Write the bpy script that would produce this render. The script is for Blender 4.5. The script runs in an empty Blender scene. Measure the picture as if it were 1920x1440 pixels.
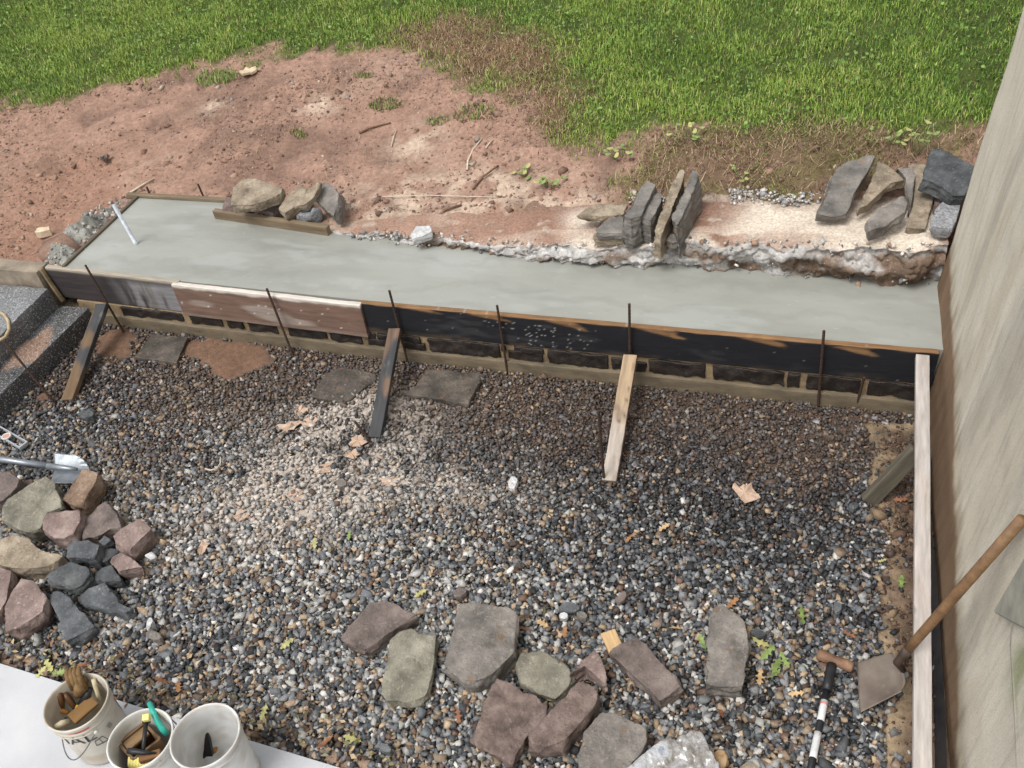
import bpy, bmesh, math, random
import numpy as np
from mathutils import Vector, Matrix
random.seed(7)
RS = np.random.RandomState(11)
sc = bpy.context.scene
COL = sc.collection

# ------------------------------------------------------------------ camera
CZ = 3.96                      # camera height over the gravel (z = 0)
FPX = 1790.0                   # focal length in pixels of a 1920 px wide frame
PITCH, YAW, ROLL = 0.71665694, 0.38704198, 0.15421344
def cam_axes():
    cp, sp = math.cos(PITCH), math.sin(PITCH)
    right = np.array([1, 0, 0.]); fwd = np.array([0, cp, -sp]); down = np.array([0, -sp, -cp])
    cr, sr = math.cos(ROLL), math.sin(ROLL)
    R2 = cr*right + sr*down; D2 = -sr*right + cr*down
    cy, sy = math.cos(YAW), math.sin(YAW)
    Z = np.array([[cy, -sy, 0], [sy, cy, 0], [0, 0, 1]])
    return np.array([Z@R2, Z@D2, Z@fwd])
RC = cam_axes()
CAMP = np.array([0, 0, CZ])
cd = bpy.data.cameras.new('camera'); cam = bpy.data.objects.new('camera', cd); COL.objects.link(cam)
cd.sensor_fit = 'HORIZONTAL'; cd.sensor_width = 36.0; cd.lens = 36.0*FPX/1920.0
cd.clip_start = 0.05; cd.clip_end = 500
m = Matrix.Identity(4)
for i in range(3):
    m[i][0] = RC[0][i]; m[i][1] = -RC[1][i]; m[i][2] = -RC[2][i]; m[i][3] = CAMP[i]
cam.matrix_world = m
sc.camera = cam

# ------------------------------------------------------------------ daylight (overcast)
SUN_EL, SUN_AZ = math.radians(62), math.radians(205)   # azimuth: where the sun stands, from +y towards +x
w = bpy.data.worlds.new('World'); sc.world = w; w.use_nodes = True
nt = w.node_tree; nt.nodes.clear()
out = nt.nodes.new('ShaderNodeOutputWorld'); bg = nt.nodes.new('ShaderNodeBackground')
sky = nt.nodes.new('ShaderNodeTexSky'); sky.sky_type = 'NISHITA'; sky.sun_disc = False
sky.sun_elevation = SUN_EL; sky.sun_rotation = SUN_AZ; sky.dust_density = 3.0; sky.air_density = 1.0
hs = nt.nodes.new('ShaderNodeHueSaturation'); hs.inputs['Saturation'].default_value = 0.10
nt.links.new(sky.outputs[0], hs.inputs['Color']); nt.links.new(hs.outputs[0], bg.inputs['Color'])
nt.links.new(bg.outputs[0], out.inputs['Surface']); bg.inputs['Strength'].default_value = 0.118
sd = bpy.data.lights.new('sun', 'SUN'); sun = bpy.data.objects.new('sun', sd); COL.objects.link(sun)
sd.energy = 1.2; sd.angle = math.radians(24); sd.color = (1.0, 0.97, 0.92)
sdir = Vector((math.sin(SUN_AZ)*math.cos(SUN_EL), math.cos(SUN_AZ)*math.cos(SUN_EL), math.sin(SUN_EL)))
sun.rotation_euler = sdir.to_track_quat('Z', 'Y').to_euler()
vs = sc.view_settings
vs.view_transform = 'Standard'; vs.look = 'None'; vs.gamma = 1; vs.use_curve_mapping = False
vs.exposure = 0.74
sc.cycles.max_bounces = 6; sc.cycles.diffuse_bounces = 3

# ------------------------------------------------------------------ photo point -> place
def ray(px, py): return RC.T@np.array([(px-960)/FPX, (py-720)/FPX, 1.])
def U(px, py, z=0.):
    r = ray(px, py); return CAMP + r*((z-CZ)/r[2])
def Uy(px, py, y):
    r = ray(px, py); return CAMP + r*(y/r[1])
def Upl(px, py, p0, n):
    r = ray(px, py); return CAMP + r*(np.dot(p0-CAMP, n)/np.dot(r, n))
def Pj(p):
    q = (np.atleast_2d(p)-CAMP)@RC.T; return np.c_[960+FPX*q[:, 0]/q[:, 2], 720+FPX*q[:, 1]/q[:, 2]]

# ------------------------------------------------------------------ noise
def _h(*a):
    n = np.zeros(np.shape(a[0]), dtype=np.int64)
    for k, v in zip((374761393, 668265263, 2147483647, 1274126177), a): n = n + np.asarray(v, dtype=np.int64)*k
    n = (n ^ (n >> 13))*1274126177; n = n & 0x7fffffff; n = (n ^ (n >> 16))
    return (n & 0xffff)/65535.0
def vn2(x, y, s=0):
    x = np.asarray(x, float); y = np.asarray(y, float)
    i = np.floor(x).astype(np.int64); j = np.floor(y).astype(np.int64); f = x-i; g = y-j
    f = f*f*(3-2*f); g = g*g*(3-2*g)
    a = _h(i, j, i*0+s); b = _h(i+1, j, i*0+s); c = _h(i, j+1, i*0+s); d = _h(i+1, j+1, i*0+s)
    return (a*(1-f)+b*f)*(1-g)+(c*(1-f)+d*f)*g
def vn3(p, s=0):
    q = np.floor(p).astype(np.int64); f = p-q; f = f*f*(3-2*f); r = 0
    o = q[:, 0]*0+s
    for a in (0, 1):
        for b in (0, 1):
            for c in (0, 1):
                wgt = (f[:, 0] if a else 1-f[:, 0])*(f[:, 1] if b else 1-f[:, 1])*(f[:, 2] if c else 1-f[:, 2])
                r = r + wgt*_h(q[:, 0]+a, q[:, 1]+b, q[:, 2]+c, o)
    return r
def fb2(x, y, s=0, o=4):
    r = 0; a = .5; t = 0
    for k in range(o): r = r + a*vn2(x*2**k+17.3*k, y*2**k-9.1*k, s+k); t += a; a *= .5
    return r/t
def fb3(p, s=0, o=3):
    r = 0; a = .5; t = 0
    for k in range(o): r = r + a*vn3(p*2**k+13.7*k, s+k); t += a; a *= .5
    return r/t
def sst(a, b, x):
    t = np.clip((x-a)/(b-a), 0, 1); return t*t*(3-2*t)
def inpoly(x, y, poly):
    r = np.zeros(np.shape(x), bool); n = len(poly)
    for i in range(n):
        x0, y0 = poly[i][:2]; x1, y1 = poly[(i+1) % n][:2]
        if y0 == y1: continue
        c = ((y0 > y) != (y1 > y)) & (x < (x1-x0)*(y-y0)/(y1-y0)+x0); r ^= c
    return r
def pdist(x, y, poly, closed=True):
    d = np.full(np.shape(x), 1e9); n = len(poly)
    for i in range(n if closed else n-1):
        x0, y0 = poly[i][:2]; x1, y1 = poly[(i+1) % n][:2]
        dx, dy = x1-x0, y1-y0; L = dx*dx+dy*dy+1e-12
        t = np.clip(((x-x0)*dx+(y-y0)*dy)/L, 0, 1)
        d = np.minimum(d, np.hypot(x-x0-t*dx, y-y0-t*dy))
    return d
def sdf(x, y, poly):
    d = pdist(x, y, poly); return np.where(inpoly(x, y, poly), d, -d)   # positive inside

# ------------------------------------------------------------------ objects
def props(o, label=None, cat=None, group=None, kind=None):
    if label: o['label'] = label
    if cat: o['category'] = cat
    if group: o['group'] = group
    if kind: o['kind'] = kind
    return o
def root(name, loc, label, cat, group=None):
    o = bpy.data.objects.new(name, None); COL.objects.link(o); o.location = loc
    o.empty_display_size = .05
    return props(o, label, cat, group)
def link(name, me, mat=None, parent=None, loc=None, mw=None):
    o = bpy.data.objects.new(name, me); COL.objects.link(o)
    if mat:
        if not len(me.materials): me.materials.append(mat)
    if mw is not None: o.matrix_world = mw
    elif loc is not None: o.location = loc
    if parent is not None:
        pl = Matrix.Translation(parent.location) if parent.parent is None else Matrix.Translation(parent.parent.location)@parent.matrix_basis
        W = o.matrix_basis.copy()
        o.parent = parent
        o.matrix_parent_inverse = Matrix.Identity(4)
        o.matrix_basis = world_of(parent).inverted()@W
    return o
def world_of(o):
    m_ = o.matrix_basis.copy()
    if o.parent is not None: m_ = world_of(o.parent)@m_
    return m_
def npmesh(name, V, F, col=None, smooth=False, corner=None):
    """V (n,3); F (m,k) array or list of faces"""
    me = bpy.data.meshes.new(name)
    V = np.asarray(V, np.float32)
    if isinstance(F, np.ndarray):
        me.vertices.add(len(V)); me.vertices.foreach_set('co', V.ravel())
        mF, k = F.shape
        me.loops.add(mF*k); me.loops.foreach_set('vertex_index', F.astype(np.int32).ravel())
        me.polygons.add(mF)
        me.polygons.foreach_set('loop_start', np.arange(0, mF*k, k, dtype=np.int32))
        me.polygons.foreach_set('loop_total', np.full(mF, k, np.int32))
        me.update(calc_edges=True)
    else:
        me.from_pydata([tuple(v) for v in V], [], F); me.update()
    if col is not None:
        a = me.color_attributes.new('Col', 'FLOAT_COLOR', 'POINT')
        c = np.ones((len(V), 4), np.float32); c[:, :3] = col; a.data.foreach_set('color', c.ravel())
    if smooth: me.polygons.foreach_set('use_smooth', np.ones(len(me.polygons), bool))
    return me

# ------------------------------------------------------------------ materials
def mat(name, cols=None, scale=8., rough=.8, bump=.3, bscale=60., col=False, stretch=None, var=(.8, 1.15), speck=None, det=5, rnd=True,
        bdist=.004, spec=.4, stain=None, extra=None):
    """noise-ramped colours (or the mesh's Col attribute times grain), fine relief, optional specks"""
    M = bpy.data.materials.new(name); M.use_nodes = True
    N = M.node_tree.nodes; L = M.node_tree.links; N.clear()
    o = N.new('ShaderNodeOutputMaterial'); b = N.new('ShaderNodeBsdfPrincipled'); L.new(b.outputs[0], o.inputs[0])
    tc = N.new('ShaderNodeTexCoord'); vec = tc.outputs['Object']
    if stretch:
        mp = N.new('ShaderNodeMapping'); mp.inputs['Scale'].default_value = stretch; L.new(vec, mp.inputs[0]); vec = mp.outputs[0]
    oi = N.new('ShaderNodeObjectInfo')
    wv = N.new('ShaderNodeMath'); wv.operation = 'MULTIPLY'; wv.inputs[1].default_value = 37.; L.new(oi.outputs['Random'], wv.inputs[0])
    def noise(s, d=det, r=.6):
        n = N.new('ShaderNodeTexNoise'); n.noise_dimensions = '4D'; n.inputs['Scale'].default_value = s; n.inputs['Detail'].default_value = d
        n.inputs['Roughness'].default_value = r; L.new(vec, n.inputs['Vector'])
        if rnd: L.new(wv.outputs[0], n.inputs['W'])
        return n
    n1 = noise(scale)
    rp = N.new('ShaderNodeValToRGB'); L.new(n1.outputs['Fac'], rp.inputs[0])
    E = rp.color_ramp.elements
    if cols is None:
        pts = [(.3, (var[0],)*3), (.7, (var[1],)*3)]
    else:
        pts = cols
    while len(E) < len(pts): E.new(.5)
    for e, (p_, c_) in zip(E, pts): e.position = p_; e.color = (*c_, 1)
    c = rp.outputs[0]
    if col:
        at = N.new('ShaderNodeAttribute'); at.attribute_name = 'Col'
        mx = N.new('ShaderNodeMix'); mx.data_type = 'RGBA'; mx.blend_type = 'MULTIPLY'; mx.inputs[0].default_value = 1
        L.new(at.outputs['Color'], mx.inputs[6]); L.new(c, mx.inputs[7]); c = mx.outputs[2]
    if speck:
        for (ss, th, sc_, am) in speck:
            n2 = noise(ss, 2, .5); r2 = N.new('ShaderNodeValToRGB'); L.new(n2.outputs['Fac'], r2.inputs[0])
            r2.color_ramp.elements[0].position = th; r2.color_ramp.elements[1].position = min(1, th+.06)
            r2.color_ramp.elements[0].color = (0, 0, 0, 1); r2.color_ramp.elements[1].color = (am, am, am, 1)
            mx = N.new('ShaderNodeMix'); mx.data_type = 'RGBA'; L.new(r2.outputs[0], mx.inputs[0]); L.new(c, mx.inputs[6])
            mx.inputs[7].default_value = (*sc_, 1); c = mx.outputs[2]
    L.new(c, b.inputs['Base Color'])
    if isinstance(rough, tuple):
        mr = N.new('ShaderNodeMapRange'); mr.inputs[1].default_value = .3; mr.inputs[2].default_value = .7
        mr.inputs[3].default_value, mr.inputs[4].default_value = rough; n4 = noise(scale*1.7, 3); L.new(n4.outputs['Fac'], mr.inputs[0]); L.new(mr.outputs[0], b.inputs['Roughness'])
    else: b.inputs['Roughness'].default_value = rough
    b.inputs['Specular IOR Level'].default_value = spec
    if bump:
        n3 = noise(bscale, 6, .65); bp = N.new('ShaderNodeBump'); bp.inputs['Strength'].default_value = bump; bp.inputs['Distance'].default_value = bdist
        L.new(n3.outputs['Fac'], bp.inputs['Height']); L.new(bp.outputs[0], b.inputs['Normal'])
    if extra: extra(M, N, L, b)
    return M
def S(r, g, b):                      # 8-bit colour -> linear
    f = lambda v: ((v/255+.055)/1.055)**2.4 if v > 10 else v/255/12.92
    return (f(r), f(g), f(b))
def A(*c): return np.array(c, float)

WOOD = mat('weathered_wood', col=True, scale=7, stretch=(1, 9, 9), var=(.72, 1.2), rough=.75, bump=.5, bscale=16, bdist=.003)
PEB = mat('crushed_stone', col=True, scale=90, var=(.72, 1.28), rough=(.5, .85), bump=.2, bscale=220, bdist=.001, rnd=False, spec=.35)
EARTH = mat('earth', col=True, scale=30, var=(.68, 1.3), rough=(.65, .95), bump=.9, bscale=70, bdist=.012, rnd=False, det=8, spec=.25)
CLOD = mat('earth_clod', col=True, scale=60, var=(.75, 1.25), rough=.9, bump=.5, bscale=150, rnd=False, spec=.2)
BLADE = mat('grass_blade', col=True, scale=30, var=(.85, 1.15), rough=.55, bump=0, rnd=False, spec=.3)
PAINTED = mat('painted', col=True, scale=12, var=(.92, 1.06), rough=.55, bump=.1, bscale=40)
RUST = mat('rusty_steel', [(.3, (.028, .018, .014)), (.7, (.075, .04, .026))], scale=40, rough=.75, bump=.4, bscale=150, bdist=.001)

# ------------------------------------------------------------------ shape helpers
def gridbox(L_, W_, H_, res=.02, r=.003, rx=None):
    def lines(h, rs):
        h *= .5; n = max(2, int(round(2*(h-r)/rs))+1)
        a = np.linspace(-(h-r), h-r, n); return np.r_[-h, -h+r*.35, a, h-r*.35, h]
    X, Y, Z = lines(L_, rx or res), lines(W_, res), lines(H_, res)
    idx = {}; V = []; F = []
    h = np.array([L_, W_, H_])*.5-r
    def vid(i, j, k):
        key = (i, j, k)
        if key not in idx:
            p = np.array([X[i], Y[j], Z[k]]); c = np.clip(p, -h, h); d = p-c; l = np.linalg.norm(d)
            if l > 1e-9: p = c+d/l*r
            idx[key] = len(V); V.append(p)
        return idx[key]
    nx, ny, nz = len(X), len(Y), len(Z)
    for i in range(nx-1):
        for j in range(ny-1):
            F.append((vid(i, j, 0), vid(i, j+1, 0), vid(i+1, j+1, 0), vid(i+1, j, 0)))
            F.append((vid(i, j, nz-1), vid(i+1, j, nz-1), vid(i+1, j+1, nz-1), vid(i, j+1, nz-1)))
    for i in range(nx-1):
        for k in range(nz-1):
            F.append((vid(i, 0, k), vid(i+1, 0, k), vid(i+1, 0, k+1), vid(i, 0, k+1)))
            F.append((vid(i, ny-1, k), vid(i, ny-1, k+1), vid(i+1, ny-1, k+1), vid(i+1, ny-1, k)))
    for j in range(ny-1):
        for k in range(nz-1):
            F.append((vid(0, j, k), vid(0, j, k+1), vid(0, j+1, k+1), vid(0, j+1, k)))
            F.append((vid(nx-1, j, k), vid(nx-1, j+1, k), vid(nx-1, j+1, k+1), vid(nx-1, j, k+1)))
    return np.array(V), np.array(F)
def frame(A_, B_, up):
    A_, B_, up = np.array(A_, float), np.array(B_, float), np.array(up, float)
    x = B_-A_; L_ = np.linalg.norm(x); x /= L_
    z = up-x*np.dot(up, x); z /= np.linalg.norm(z); y = np.cross(z, x)
    M_ = Matrix.Identity(4); c = (A_+B_)/2
    for i in range(3): M_[i][0] = x[i]; M_[i][1] = y[i]; M_[i][2] = z[i]; M_[i][3] = c[i]
    return M_, L_
def beam(name, A_, B_, wdt, thk, up, colf, mtl=WOOD, parent=None, res=.02, r=.004, wob=.0015, seed=0, rx=None):
    """a sawn board from A_ to B_; colf(local coords) -> colours"""
    M_, L_ = frame(A_, B_, up)
    V, F = gridbox(L_, wdt, thk, res, r, rx)
    c = colf(V)
    V = V+(np.c_[fb3(V*9, seed), fb3(V*9, seed+5), fb3(V*9, seed+9)]-.5)*2*wob
    me = npmesh(name, V, F, c, smooth=True)
    return link(name, me, mtl, parent, mw=M_)
def tube(pts, rad, n=10, cap=True):
    pts = [np.array(p, float) for p in pts]
    rad = rad if hasattr(rad, '__len__') else [rad]*len(pts)
    V = []; F = []
    up0 = np.array([0, 0, 1.])
    prev = None
    for i, p in enumerate(pts):
        t = pts[min(i+1, len(pts)-1)]-pts[max(i-1, 0)]; t /= np.linalg.norm(t)+1e-12
        if prev is None:
            a = np.cross(t, up0)
            if np.linalg.norm(a) < .1: a = np.cross(t, np.array([1., 0, 0]))
        else: a = prev-t*np.dot(prev, t)
        a /= np.linalg.norm(a); b = np.cross(t, a); prev = a
        for k in range(n):
            th = 2*math.pi*k/n; V.append(p+rad[i]*(math.cos(th)*a+math.sin(th)*b))
    for i in range(len(pts)-1):
        for k in range(n): F.append((i*n+k, i*n+(k+1) % n, (i+1)*n+(k+1) % n, (i+1)*n+k))
    if cap:
        F.append(tuple(range(n))[::-1]); F.append(tuple(range((len(pts)-1)*n, len(pts)*n)))
    return np.array(V), F
def addtube(name, pts, rad, mtl, parent=None, n=10, col=None, loc=None):
    V, F = tube(pts, rad, n)
    c = V.mean(0) if loc is None else np.array(loc)
    me = npmesh(name, V-c, F, None if col is None else np.tile(col, (len(V), 1)), smooth=True)
    return link(name, me, mtl, parent, loc=tuple(c))
def lathe(prof, n=48):
    V = []; F = []
    for (r, z) in prof:
        for k in range(n): th = 2*math.pi*k/n; V.append((r*math.cos(th), r*math.sin(th), z))
    for i in range(len(prof)-1):
        for k in range(n): F.append((i*n+k, i*n+(k+1) % n, (i+1)*n+(k+1) % n, (i+1)*n+k))
    return np.array(V), F

# ------------------------------------------------------------------ ground shape
def zl(x): return np.interp(x, [-9, -5, -3.3, -2.5, -1.7, -.4, .72, 2], [.38, .43, .485, .525, .56, .65, .74, .78])
def terrain_base(x, y):
    y0 = np.interp(x, [-9, -5, -3.3, 2], [4.5, 5.3, 5.45, 5.5]); d = np.maximum(0, y-y0)
    s = np.interp(x, [-8, -3, 0, 2], [.10, .12, .15, .16])
    bank = np.interp(x, [-2, -.8, .3], [0, .05, .09])*sst(0, .45, d)
    return zl(x)+s*d+bank
def Ut(px, py):
    p = U(px, py, .6)
    for k in range(12): p = U(px, py, float(terrain_base(p[0], p[1])))
    return p

# lawn / bare-earth outline, walked over the ground
dirt_px = [(-900, 520), (-900, 290), (-250, 230), (0, 196), (60, 190), (110, 176), (190, 170), (250, 152), (330, 152), (440, 112), (540, 92), (640, 82), (720, 76), (790, 80), (840, 130), (905, 165), (960, 190), (1010, 228), (1050, 262),
           (1120, 262), (1200, 248), (1260, 230), (1330, 250), (1400, 262), (1500, 262), (1600, 268), (1700, 262), (1790, 262), (1850, 250), (1950, 250), (1950, 900), (-900, 900)]
DIRT = [Ut(*p) if p[1] < 700 else U(*p, .5) for p in dirt_px]
dead_px = [(760, 60), (860, 30), (960, 50), (1060, 110), (1080, 200), (1060, 270), (1010, 250), (960, 200), (900, 170), (840, 140), (780, 90)]
DEAD = [Ut(*p) for p in dead_px]
dead2_px = [(1180, 340), (1260, 250), (1500, 265), (1840, 250), (1830, 300), (1560, 330), (1520, 380), (1330, 385), (1200, 380)]
DEAD2 = [Ut(*p) for p in dead2_px]
FRONT = 4.315
def front_y(x): return FRONT+np.maximum(0, -2.72-x)*.03
SB = [(-3.294, 5.069), (-2.741, 5.006), (-2.497, 4.987), (-2.232, 5.0), (-1.95, 4.947), (-1.722, 4.92), (-1.512, 4.94), (-1.19, 4.915), (-.758, 4.95), (-.362, 4.915), (-.049, 4.925), (.375, 4.90), (.75, 4.93)]
SLAB = [(.74, 4.353), (-2.72, 4.353), (-4.12, 4.392), (-5.085, 4.42), (-5.085, 5.385), (-4.285, 5.385), (-4.285, 5.20), (-3.30, 5.09)] + [(a, b+.10) for a, b in SB[1:]]

# ------------------------------------------------------------------ hillside: bare red earth and lawn
gx = np.r_[-70, -45, -30, -20, -14, -11.5, -10, np.arange(-9, 1.8, .025), 2, 2.5, 3.5, 5, 8, 14, 25, 45, 70]
gy = np.r_[4.43, np.arange(4.46, 7.6, .025), np.arange(7.6, 10.6, .06), 11, 12, 14, 17, 22, 30, 45, 70]
X, Y = np.meshgrid(gx, gy)
D_in = sdf(X, Y, DIRT) + (fb2(X*2.2, Y*2.2, 3, 4)-.5)*.55 + (fb2(X*11, Y*11, 6, 3)-.5)*.28
dirt_w = sst(-.16, .14, D_in)
dead_w = np.maximum(sst(-.25, .3, sdf(X, Y, DEAD)+(fb2(X*2, Y*2, 8)-.5)*.7), sst(-.15, .15, sdf(X, Y, DEAD2)+(fb2(X*3, Y*3, 18)-.5)*.5)*.8)
Z = terrain_base(X, Y)
n1 = fb2(X*1.3, Y*1.3, 21, 5); n2 = fb2(X*7, Y*7, 31, 4); n3 = fb2(X*26, Y*26, 41, 3)
Z = Z + (n1-.5)*.10 + dirt_w*((n2-.5)*.060+(n3-.5)*.034*sst(.35, .6, n1)*1.6) + (1-dirt_w)*(n2-.5)*.03
# shallow wheel ruts sweeping over the bare earth on the left
for (a, b) in (([(40, 275), (200, 262), (330, 235), (430, 222), (520, 215)], .02), ([(90, 255), (250, 240), (400, 215)], .014), ([(60, 330), (170, 315), (240, 300)], .014)):
    L_ = [Ut(*p) for p in a]; Z -= b*np.exp(-(pdist(X, Y, L_, False)/.035)**2)
# the pour and the old footing sit in a cut: drop the earth below them
cut = np.maximum(sst(-.03, .05, sdf(X, Y, SLAB)), 0)
yb = np.interp(X, [-3.6, -3.2, -1.4, 0, .8], [5.0, 5.2, 5.42, 5.42, 5.5])
cut = np.maximum(cut, ((X > -3.3) & (X < .9))*sst(.03, -.08, Y-yb))
Z = Z*(1-cut)+(.25)*cut
Z = np.where((X < -5.2) & (Y < 4.6), Z-.03, Z)
pale = sst(.5, .75, fb2(X*1.1+4, Y*1.1, 55, 4))
def gsp(px, py, r, st=1.0):
    p = Ut(px, py); return st*np.exp(-(((X-p[0])**2+(Y-p[1])**2)/r**2))
dust = np.clip(gsp(600, 200, .18)+gsp(400, 200, .12)+gsp(780, 262, .22)+gsp(800, 390, .4)+gsp(940, 355, .25)+gsp(700, 395, .35)+gsp(1050, 390, .3)+gsp(240, 330, .3, .4), 0, 1)*sst(.3, .6, fb2(X*8, Y*8, 61))
red = np.clip(gsp(60, 400, .7)+gsp(150, 360, .5)+gsp(30, 470, .5), 0, 1)
dirtc = A(*S(151, 121, 105))*(.78+.5*n2[..., None])
dirtc = dirtc*(1-pale[..., None]*.35)+A(*S(170, 144, 128))*pale[..., None]*.35
dirtc = dirtc*(1-dust[..., None]*.7)+A(*S(205, 185, 165))*dust[..., None]*.7
dirtc = dirtc*(1-red[..., None]*.5)+A(*S(146, 110, 90))*red[..., None]*.5
moist = sst(.55, .72, fb2(X*2.1+9, Y*2.1, 77, 4)); dirtc = dirtc*(1-.28*moist[..., None])
lawnc = A(*S(74, 84, 38))*(.6+.7*n2[..., None])
deadc = A(*S(122, 96, 72))*(.6+.7*n2[..., None])
moss = sst(.42, .6, fb2(X*4, Y*4, 91, 3))[..., None]*A(*S(88, 88, 46))+(1-sst(.42, .6, fb2(X*4, Y*4, 91, 3))[..., None])*A(*S(104, 86, 66))
d2 = sst(-.15, .15, sdf(X, Y, DEAD2)+(n1-.5)*.5)[..., None]
deadc = deadc*(1-d2)+moss*d2
lawnc = lawnc*(1-dead_w[..., None])+deadc*dead_w[..., None]
dirtc = dirtc*(1-.75*d2)+moss*.75*d2
Cc = lawnc*(1-dirt_w[..., None])+dirtc*dirt_w[..., None]
def gridfaces(ny, nx):
    i = np.arange(ny*nx).reshape(ny, nx)
    return np.stack([i[:-1, :-1].ravel(), i[:-1, 1:].ravel(), i[1:, 1:].ravel(), i[1:, :-1].ravel()], 1)
hill = link('hillside_ground', npmesh('hillside_ground', np.c_[X.ravel(), Y.ravel(), Z.ravel()], gridfaces(*X.shape), Cc.reshape(-1, 3), True), EARTH)
props(hill, 'sloping bare red earth and lawn rising behind the new slab', 'ground', kind='structure')
HX, HY, HZ = gx, gy, Z
def gsample(F_, x, y):
    i = np.clip(np.searchsorted(HX, x)-1, 0, len(HX)-2); j = np.clip(np.searchsorted(HY, y)-1, 0, len(HY)-2)
    u = np.clip((x-HX[i])/(HX[i+1]-HX[i]), 0, 1); v = np.clip((y-HY[j])/(HY[j+1]-HY[j]), 0, 1)
    return F_[j, i]*(1-u)*(1-v)+F_[j, i+1]*u*(1-v)+F_[j+1, i]*(1-u)*v+F_[j+1, i+1]*u*v

# ------------------------------------------------------------------ gravel yard
def wp(l, z=0.): return [U(a, b, z)[:2] for a, b in l]
STRIP = wp([(1610, 795), (1640, 850), (1622, 900), (1640, 965), (1655, 1000), (1650, 1060), (1636, 1100), (1652, 1160), (1640, 1235), (1668, 1300), (1655, 1350), (1650, 1440), (1648, 1700)])+[np.array([.95, 1.2]), np.array([.95, 4.3])]
PUD1 = wp([(345, 650), (400, 632), (450, 640), (500, 655), (522, 680), (500, 700), (440, 716), (385, 695), (350, 672)])
PUD2 = wp([(175, 640), (215, 615), (262, 640), (250, 668), (200, 668)])
PUD3 = wp([(60, 750), (85, 735), (105, 750), (70, 772)])
PATIO = [np.array(p) for p in [(-9., 3.05), (-3.69, 1.712), (-2.9, 1.665), (-1.75, 1.603), (-.6, 1.54), (-.6, -4), (-9, -4)]]
bx = np.r_[-40, -20, -12, -9, np.arange(-7, 1.0, .02), 1.2, 2, 4, 10, 25]
by = np.r_[-25, -12, -6, -2, 0, np.arange(.6, 4.48, .02)]
X, Y = np.meshgrid(bx, by)
def gs(px, py, r, st=1., el=1.):
    p = U(px, py); return st*np.exp(-(((X-p[0])/el)**2+(Y-p[1])**2)/r**2)
def dustf():
    br = sst(.28, .58, fb2(X*3.1, Y*3.1, 221, 5))*.75+.25*sst(.35, .6, fb2(X*14, Y*14, 231, 3))
    return np.clip(1.15*br*(gs(640, 850, .42, .9, 1.3)+gs(680, 780, .25, .5, 1.5)+gs(640, 870, .30, .5, 1.3)+gs(730, 880, .22, .9)+gs(560, 930, .28, 1.0, 1.2)+gs(840, 915, .13, .8)+gs(470, 960, .24, .7)+gs(600, 800, .2, .6)+gs(920, 935, .2, .35)
                   + gs(1020, 930, .15, .4)+gs(350, 1000, .18, .35)+gs(520, 1010, .2, .5)), 0, 1)
def mudf():
    wv = sst(3.35, 4.15, Y+(fb2(X*1.4, Y*1.4, 5, 4)-.5)*1.3)
    return np.clip(wv*.9+gs(1250, 800, .5, .5, 1.5)+gs(1520, 800, .5, .6)+gs(330, 690, .5, .7)+gs(650, 720, .4, .7, 1.6)+gs(950, 740, .4, .6, 1.5)+gs(280, 860, .4, .4), 0, 1)
dst = dustf(); mud = mudf()
stripd = sdf(X, Y, STRIP)+(fb2(X*9, Y*9, 15, 3)-.5)*.05
strip = sst(0, .025, stripd)
pud = np.maximum.reduce([sst(-.06, .05, sdf(X, Y, p)+(fb2(X*6, Y*6, 16, 5)-.5)*.22) for p in (PUD1, PUD2, PUD3)])
nn = fb2(X*6, Y*6, 12, 4); nf = fb2(X*30, Y*30, 13, 3)
Z = .002+(nn-.5)*.016+dst*.024+mud*.008
Z = Z*(1-pud)+.024*pud
Z = Z*(1-strip)+(.028+(nn-.5)*.022+(nf-.5)*.012)*strip
Z = np.where(sdf(X, Y, PATIO) > -.06, np.minimum(Z, .0), Z)
bc = A(*S(72, 60, 52))*(.6+.8*nf[..., None])
bc = bc*(1-mud[..., None]*.85)+A(*S(100, 82, 70))*(.65+.6*nn[..., None])*mud[..., None]*.85
bc = bc*(1-dst[..., None])+A(*S(190, 178, 166))*(.6+.6*nf[..., None])*dst[..., None]
bc = bc*(1-pud[..., None])+A(*S(118, 92, 75))*(.65+.7*nn[..., None])*pud[..., None]
pe_ = np.exp(-((-sdf(X, Y, PATIO)-.05)/.06)**2)*sst(.42, .6, fb2(X*3, Y*3, 75, 4)); bc = bc*(1-pe_[..., None]*.8)+A(*S(176, 150, 130))*(.7+.5*nn[..., None])*pe_[..., None]*.8
edge = np.exp(-((stripd-.03)/.06)**2)[..., None]
scol = A(*S(108, 90, 76))*(.35+1.2*nn[..., None])*(.6+.8*nf[..., None])
edge = edge*sst(.3, .55, fb2(X*5, Y*5, 73))[..., None]
scol = scol*(1-edge*.8)+A(*S(170, 150, 122))*(.7+.5*nn[..., None])*edge*.8
scol = scol*(1-.45*sst(.5, .8, fb2(X*3, Y*3, 71))[..., None])
bc = bc*(1-strip[..., None])+scol*strip[..., None]
bed = link('gravel_yard_ground', npmesh('gravel_yard_ground', np.c_[X.ravel(), Y.ravel(), Z.ravel()], gridfaces(*X.shape), bc.reshape(-1, 3), True), EARTH)
props(bed, 'muddy yard ground under the loose gravel', 'ground', kind='structure')
BZ = Z; BX, BY = bx, by
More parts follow.
